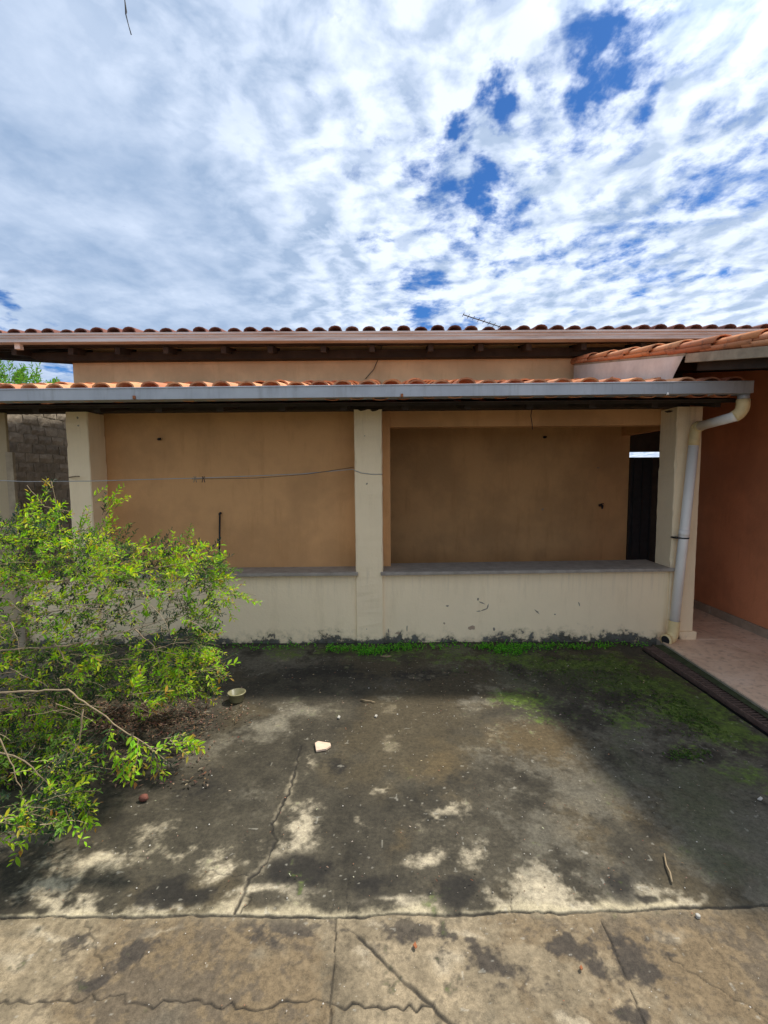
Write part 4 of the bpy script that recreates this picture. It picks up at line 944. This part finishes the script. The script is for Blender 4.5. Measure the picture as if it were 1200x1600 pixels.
# leaf litter
lt = Leaves()
DRY = [(.13, .075, .042), (.19, .115, .07), (.09, .052, .034), (.25, .18, .12), (.15, .07, .042), (.10, .07, .05)]
def dry(p, s=.028, pal=DRY, z=.008):
    a = random.uniform(0, 6.28); lt.leaf(Vector((p.x, p.y, z+random.random()*.012)), Vector((math.cos(a), math.sin(a), random.uniform(-.2, .3))), (Vector((0, 0, 1))+rv()*.5).normalized(), s*random.uniform(.5, 1.2), s*.4, random.choice(pal))
for i in range(2000):
    p = atZ(random.gauss(210, 66), random.gauss(1122, 16), 0)
    if p.x < -.80: dry(p, .021)
for i in range(900):
    p = atZ(random.uniform(-100, 330), random.uniform(1090, 1230), 0)
    if p.x < -.85: dry(p, .024)
for i in range(330): dry(atZ(random.uniform(340, 1040), random.gauss(1060, 25), 0), .016, DRY+[(.45, .35, .22)])
for i in range(160): dry(atZ(random.uniform(60, 1180), random.uniform(1120, 1400), 0), .011, DRY+[(.5, .42, .30)])
stuff_obj(lt, 'leaf_litter', 'brown fallen leaves heaped beneath the shrub and strewn over the yard', 'leaf litter', 'dry_leaf')
pb = MB()
for i in range(480):
    x = random.uniform(80, 1190); y = 1030+560*random.random()**1.3; p = atZ(x, y, 0)
    if p.x > 1.9 or p.y > 3.95: continue
    s_ = random.choice((.0014, .002, .0025, .0032))*random.uniform(.6, 1.3)*min(1.4, .45+p.y*.28); c = random.choice([(.55, .50, .42), (.40, .34, .26), (.25, .20, .16), (.62, .58, .5), (.33, .16, .09)])
    vs = [Vector((s_*a, s_*b, s_*c_))*random.uniform(.7, 1.2)+Vector((p.x, p.y, .005)) for a, b, c_ in ((1, 0, 0), (0, 1, 0), (-1, 0, 0), (0, -1, 0), (0, 0, .8), (0, 0, -.8))]
    pb.add(vs, [(0, 1, 4), (1, 2, 4), (2, 3, 4), (3, 0, 4), (1, 0, 5), (2, 1, 5), (3, 2, 5), (0, 3, 5)], c)
stuff_obj(pb, 'grit', 'pale grit and crumbs scattered over the stained concrete', 'grit', 'dry_leaf')
# bowl
def bowl():
    p = atZ(368, 1100, 0); m = MB(); prof = [(.0, .002), (.040, .002), (.046, .008), (.053, .058), (.060, .060), (.060, .064), (.050, .064), (.043, .010), (.0, .008)]; n = 28
    vs = [(p.x+r_*math.cos(2*math.pi*k/n), p.y+.03+r_*.95*math.sin(2*math.pi*k/n), z+.004) for r_, z in prof for k in range(n)]
    m.add(vs, [(i*n+k, i*n+(k+1) % n, (i+1)*n+(k+1) % n, (i+1)*n+k) for i in range(len(prof)-1) for k in range(n)])
    tag(m.build('plastic_bowl', 'bowl_plastic', None, True), 'small cloudy plastic bowl on the concrete at the edge of the shrub', 'bowl')
bowl()
def slabpoly(pix, th, m, name, label, cat, lift=.004, tilt=(0, 0)):
    P = [atZ(*q, .003) for q in pix]; n = len(P); c = sum(P, Vector())/n
    vs = [(p.x, p.y, lift+(p.x-c.x)*tilt[0]+(p.y-c.y)*tilt[1]) for p in P]+[(p.x, p.y, lift+th+(p.x-c.x)*tilt[0]+(p.y-c.y)*tilt[1]) for p in P]
    o = MB().add(vs, [tuple(range(n-1, -1, -1)), tuple(range(n, 2*n))]+[(i, (i+1) % n, n+(i+1) % n, n+i) for i in range(n)])
    if (P[1]-P[0]).cross(P[2]-P[0]).z < 0: o.f = [tuple(reversed(f)) for f in o.f]
    return tag(o.build(name, m, None, bevel=.0015), label, cat)
slabpoly([(494, 1176), (510, 1173), (517, 1168), (516, 1164), (497, 1161), (492, 1164)], .012, 'tile_shard', 'tile_shard', 'pale pink broken tile shard lying on the stained concrete', 'tile shard')
slabpoly([(1183, 1250), (1189, 1252), (1192, 1249), (1188, 1246)], .006, 'pebble_white', 'white_chip', 'white chip on the dark mossy concrete near the drain', 'chip')
slabpoly([(527, 1123), (530, 1124), (532, 1121), (529, 1119)], .008, 'pebble_white', 'white_pebble', 'white pebble behind the pale tile shard, the left one of two', 'pebble')
slabpoly([(585, 1121), (588, 1122), (590, 1119), (587, 1118)], .008, 'pebble_white', 'white_pebble', 'white pebble right of and beyond the pale tile shard, the right one of two', 'pebble')
slabpoly([(594, 1026), (604, 1028), (612, 1026), (604, 1024)], .006, 'twig_pale', 'wood_chip', 'pale wood chip beside the weeds at the middle pillar', 'chip')
slabpoly([(905, 1513), (908, 1518), (911, 1515), (908, 1509)], .005, 'rust', 'red_leaf_scrap', 'rust red scrap on the pale front slab near the middle crack', 'scrap')
slabpoly([(645, 1478), (649, 1484), (652, 1481), (649, 1472)], .004, 'rust', 'red_leaf_scrap', 'rust red scrap on the dark patch by the diagonal joint', 'scrap')
def cap():
    p = atZ(1090.5, 1433, 0); m = MB(); m.tube([(p.x, p.y, .0), (p.x, p.y, .008), (p.x, p.y, .010)], [.0075, .0075, .0055], 14); tag(m.build('bottle_cap', 'pebble_white'), 'small white cap by the joint at the right edge of the yard', 'bottle cap')
cap()
def husk():
    p = atZ(225, 1252, 0); m = MB(); n = 12; K = 7
    for i in range(K):
        a = math.pi*i/(K-1); pass
    vs = []; 
    for i in range(K):
        a = math.pi*i/(K-1)
        for k in range(n):
            b = 2*math.pi*k/n; q = 1+.12*math.sin(3*b+i)
            vs.append((p.x+.022*math.sin(a)*math.cos(b)*q, p.y+.017*math.sin(a)*math.sin(b)*q, .018-.016*math.cos(a)))
    m.add(vs, [(i*n+k, i*n+(k+1) % n, (i+1)*n+(k+1) % n, (i+1)*n+k) for i in range(K-1) for k in range(n)])
    tag(m.build('seed_husk', 'husk', None, True), 'round reddish brown seed husk on the concrete below the shrub', 'husk')
husk()
def stick(pix, r_, m, label, z=.01):
    P = [atZ(*q, z) for q in pix]; o = MB().tube([Vector((p.x, p.y, z+.006*math.sin(i*1.3)**2)) for i, p in enumerate(P)], [r_*(1-.5*i/len(P)) for i in range(len(P))], 6).build('stick', m, None, True); tag(o, label, 'stick')
stick([(1050, 1379), (1047, 1366), (1041, 1352), (1038, 1335)], .004, 'twig_pale', 'thin pale stick lying across the shadow edge at the right')
stick([(564, 1093), (572, 1096), (580, 1096), (586, 1098)], .005, 'twig_pale', 'short pale twig on the concrete at the roof shadow edge')
# things on the walls
def rod():
    a = atY(342.5, 889, YW-.10); b = atY(343.5, 802, YW-.012)
    o = thing('iron_rod', 'black iron rod standing on the left sill and leaning on the wall', 'rod')
    MB().tube([a, b], .0085, 8).build('shaft', 'black_iron', o, True); MB().tube([b+Vector((-.006, 0, -.012)), b+Vector((.010, 0, .006))], .011, 8).build('tip', 'black_iron', o, True)
rod()
def peg(px, py, y, nm, lab, cat, r_=.012):
    c = atY(px, py, y); o = thing(nm, lab, cat); MB().tube([c+Vector((0, 0, 0)), c+Vector((.0, -.03, -.004))], r_, 8).build('stub', 'black_iron', o, True); MB().tube([c+Vector((0, -.028, 0)), c+Vector((.02, -.034, -.002))], r_*.8, 8).build('end', 'black_iron', o, True)
peg(250, 686, YW, 'wall_peg', 'dark stub of pipe sticking out of the left bay wall', 'wall peg'); peg(850, 683, YU-.02, 'pipe_stub', 'dark pipe stub high on the back wall of the right bay', 'pipe stub', .014)
def faucet():
    c = atY(937, 790, YU-.02); o = thing('tap', 'small black tap on the back wall near the doorway', 'tap')
    MB().tube([c, c+Vector((0, -.07, 0)), c+Vector((-.01, -.085, -.03))], [.013, .013, .010], 8).build('spout', 'black_iron', o, True)
    MB().tube([c+Vector((-.035, -.055, .012)), c+Vector((.02, -.055, .028))], .006, 8).build('handle', 'black_iron', o, True); MB().tube([c+Vector((0, -.055, 0)), c+Vector((0, -.055, .03))], .009, 8).build('valve', 'black_iron', o, True)
faucet()
def wire_run(pts, r_, m, name, label, cat):
    return tag(MB().tube(pts, r_, 5).build(name, m, None, True), label, cat)
CY = 3.93
def cl(x, y, Y): return atY(x, y, Y)
A = cl(-40, 749, 3.6); B = cl(150, 751.5, 3.7); 
wire_run([cl(-220, 746, 3.5), A, cl(40, 752.5, 3.63), cl(100, 752, 3.67), B, cl(230, 749, 3.75), cl(310, 747, 3.8), cl(400, 743.5, 3.85), cl(470, 740.5, 3.9), cl(553, 733, YF-.012), cl(553.5, 735, YF-.008), cl(565, 739, YF-.006), cl(580, 741, YF-.006), cl(597.5, 741, YF-.006)], .0034, 'wire', 'clothesline', 'thin pale clothesline wire tied to the middle pillar', 'clothesline')
wire_run([cl(300, 748.5, 3.80), cl(400, 747, 3.85), cl(480, 741, 3.9), cl(553, 730, YF-.01)], .0022, 'wire_dark', 'line_cord', 'thin dark cord running beside the clothesline to the middle pillar', 'cord')
for (x, lab) in ((305, 'left of two small clips hanging on the clothesline'), (318, 'right of two small clips hanging on the clothesline')):
    o = thing('clothes_clip', lab, 'clip', 'clips on the clothesline'); c = cl(x, 746.5, 3.80)
    for s_ in (-1, 1): MB().tube([c+Vector((.008*s_, -.004, .012)), c+Vector((.004*s_, -.005, -.005)), c+Vector((.012*s_, -.004, -.038))], .0035, 6).build('leg', 'wire_dark' if x > 310 else 'grey_wood', o, True)
stk = cl(108, 746, YF-.02); wire_run([stk, cl(118, 744.5, YF-.05), cl(124, 744.5, YF-.06)], .006, 'twig_pale', 'tied_stub', 'short stub of twig tied to the left pillar above the clothesline', 'stub')
wire_run([cl(831, 638, YF+.03), cl(829.5, 650, YF+.035), cl(831.5, 662, YF+.03), cl(832, 671, YF+.03)], .0035, 'wire_dark', 'hanging_wire', 'short dark wire hanging from the beam over the right bay', 'wire')
wire_run([cl(597, 540, YU-.02), cl(590, 563, YU-.02), cl(584, 577, YU-.02), cl(571, 592, YU-.02)], .0045, 'wire_dark', 'house_cable', 'thin dark cable slanting down the upper house wall', 'cable')
hp = [cl(194, -40, 3), cl(195, 0, 3), cl(197, 18, 3), cl(196.5, 22, 3), cl(201, 40, 3), cl(205, 54, 3)]
dw = thing('overhead_wire', 'loose dark wire end dangling into the sky at the top left', 'wire')
MB().tube(hp, [.003, .003, .006, .004, .0028, .0035], 6).build('loose_end', 'wire_dark', dw, True)
MB().tube([hp[0]+Vector((-6, .5, .5)), hp[0]+Vector((-3, .2, .12)), hp[0], hp[0]+Vector((3, -.2, .12)), hp[0]+Vector((6, -.5, .5))], .005, 6).build('span', 'wire_dark', dw, True)
def antenna():
    o = thing('tv_antenna', 'slim rooftop antenna boom poking above the upper roof tiles', 'antenna')
    a = atY(723.5, 491.5, 6.6); b = atY(792, 514, 6.6)
    MB().tube([a, b], .007, 6).build('boom', 'wire_dark', o); MB().tube([b, Vector((b.x, 6.6, 3.0))], .013, 6).build('mast', 'wire_dark', o)
    for i in range(9):
        t = i/8.5; c = a+(b-a)*t
        MB().tube([c+Vector((.005, -.07, .0)), c+Vector((.004, .10, .006))], .004, 5).build('element', 'wire_dark', o)
antenna()
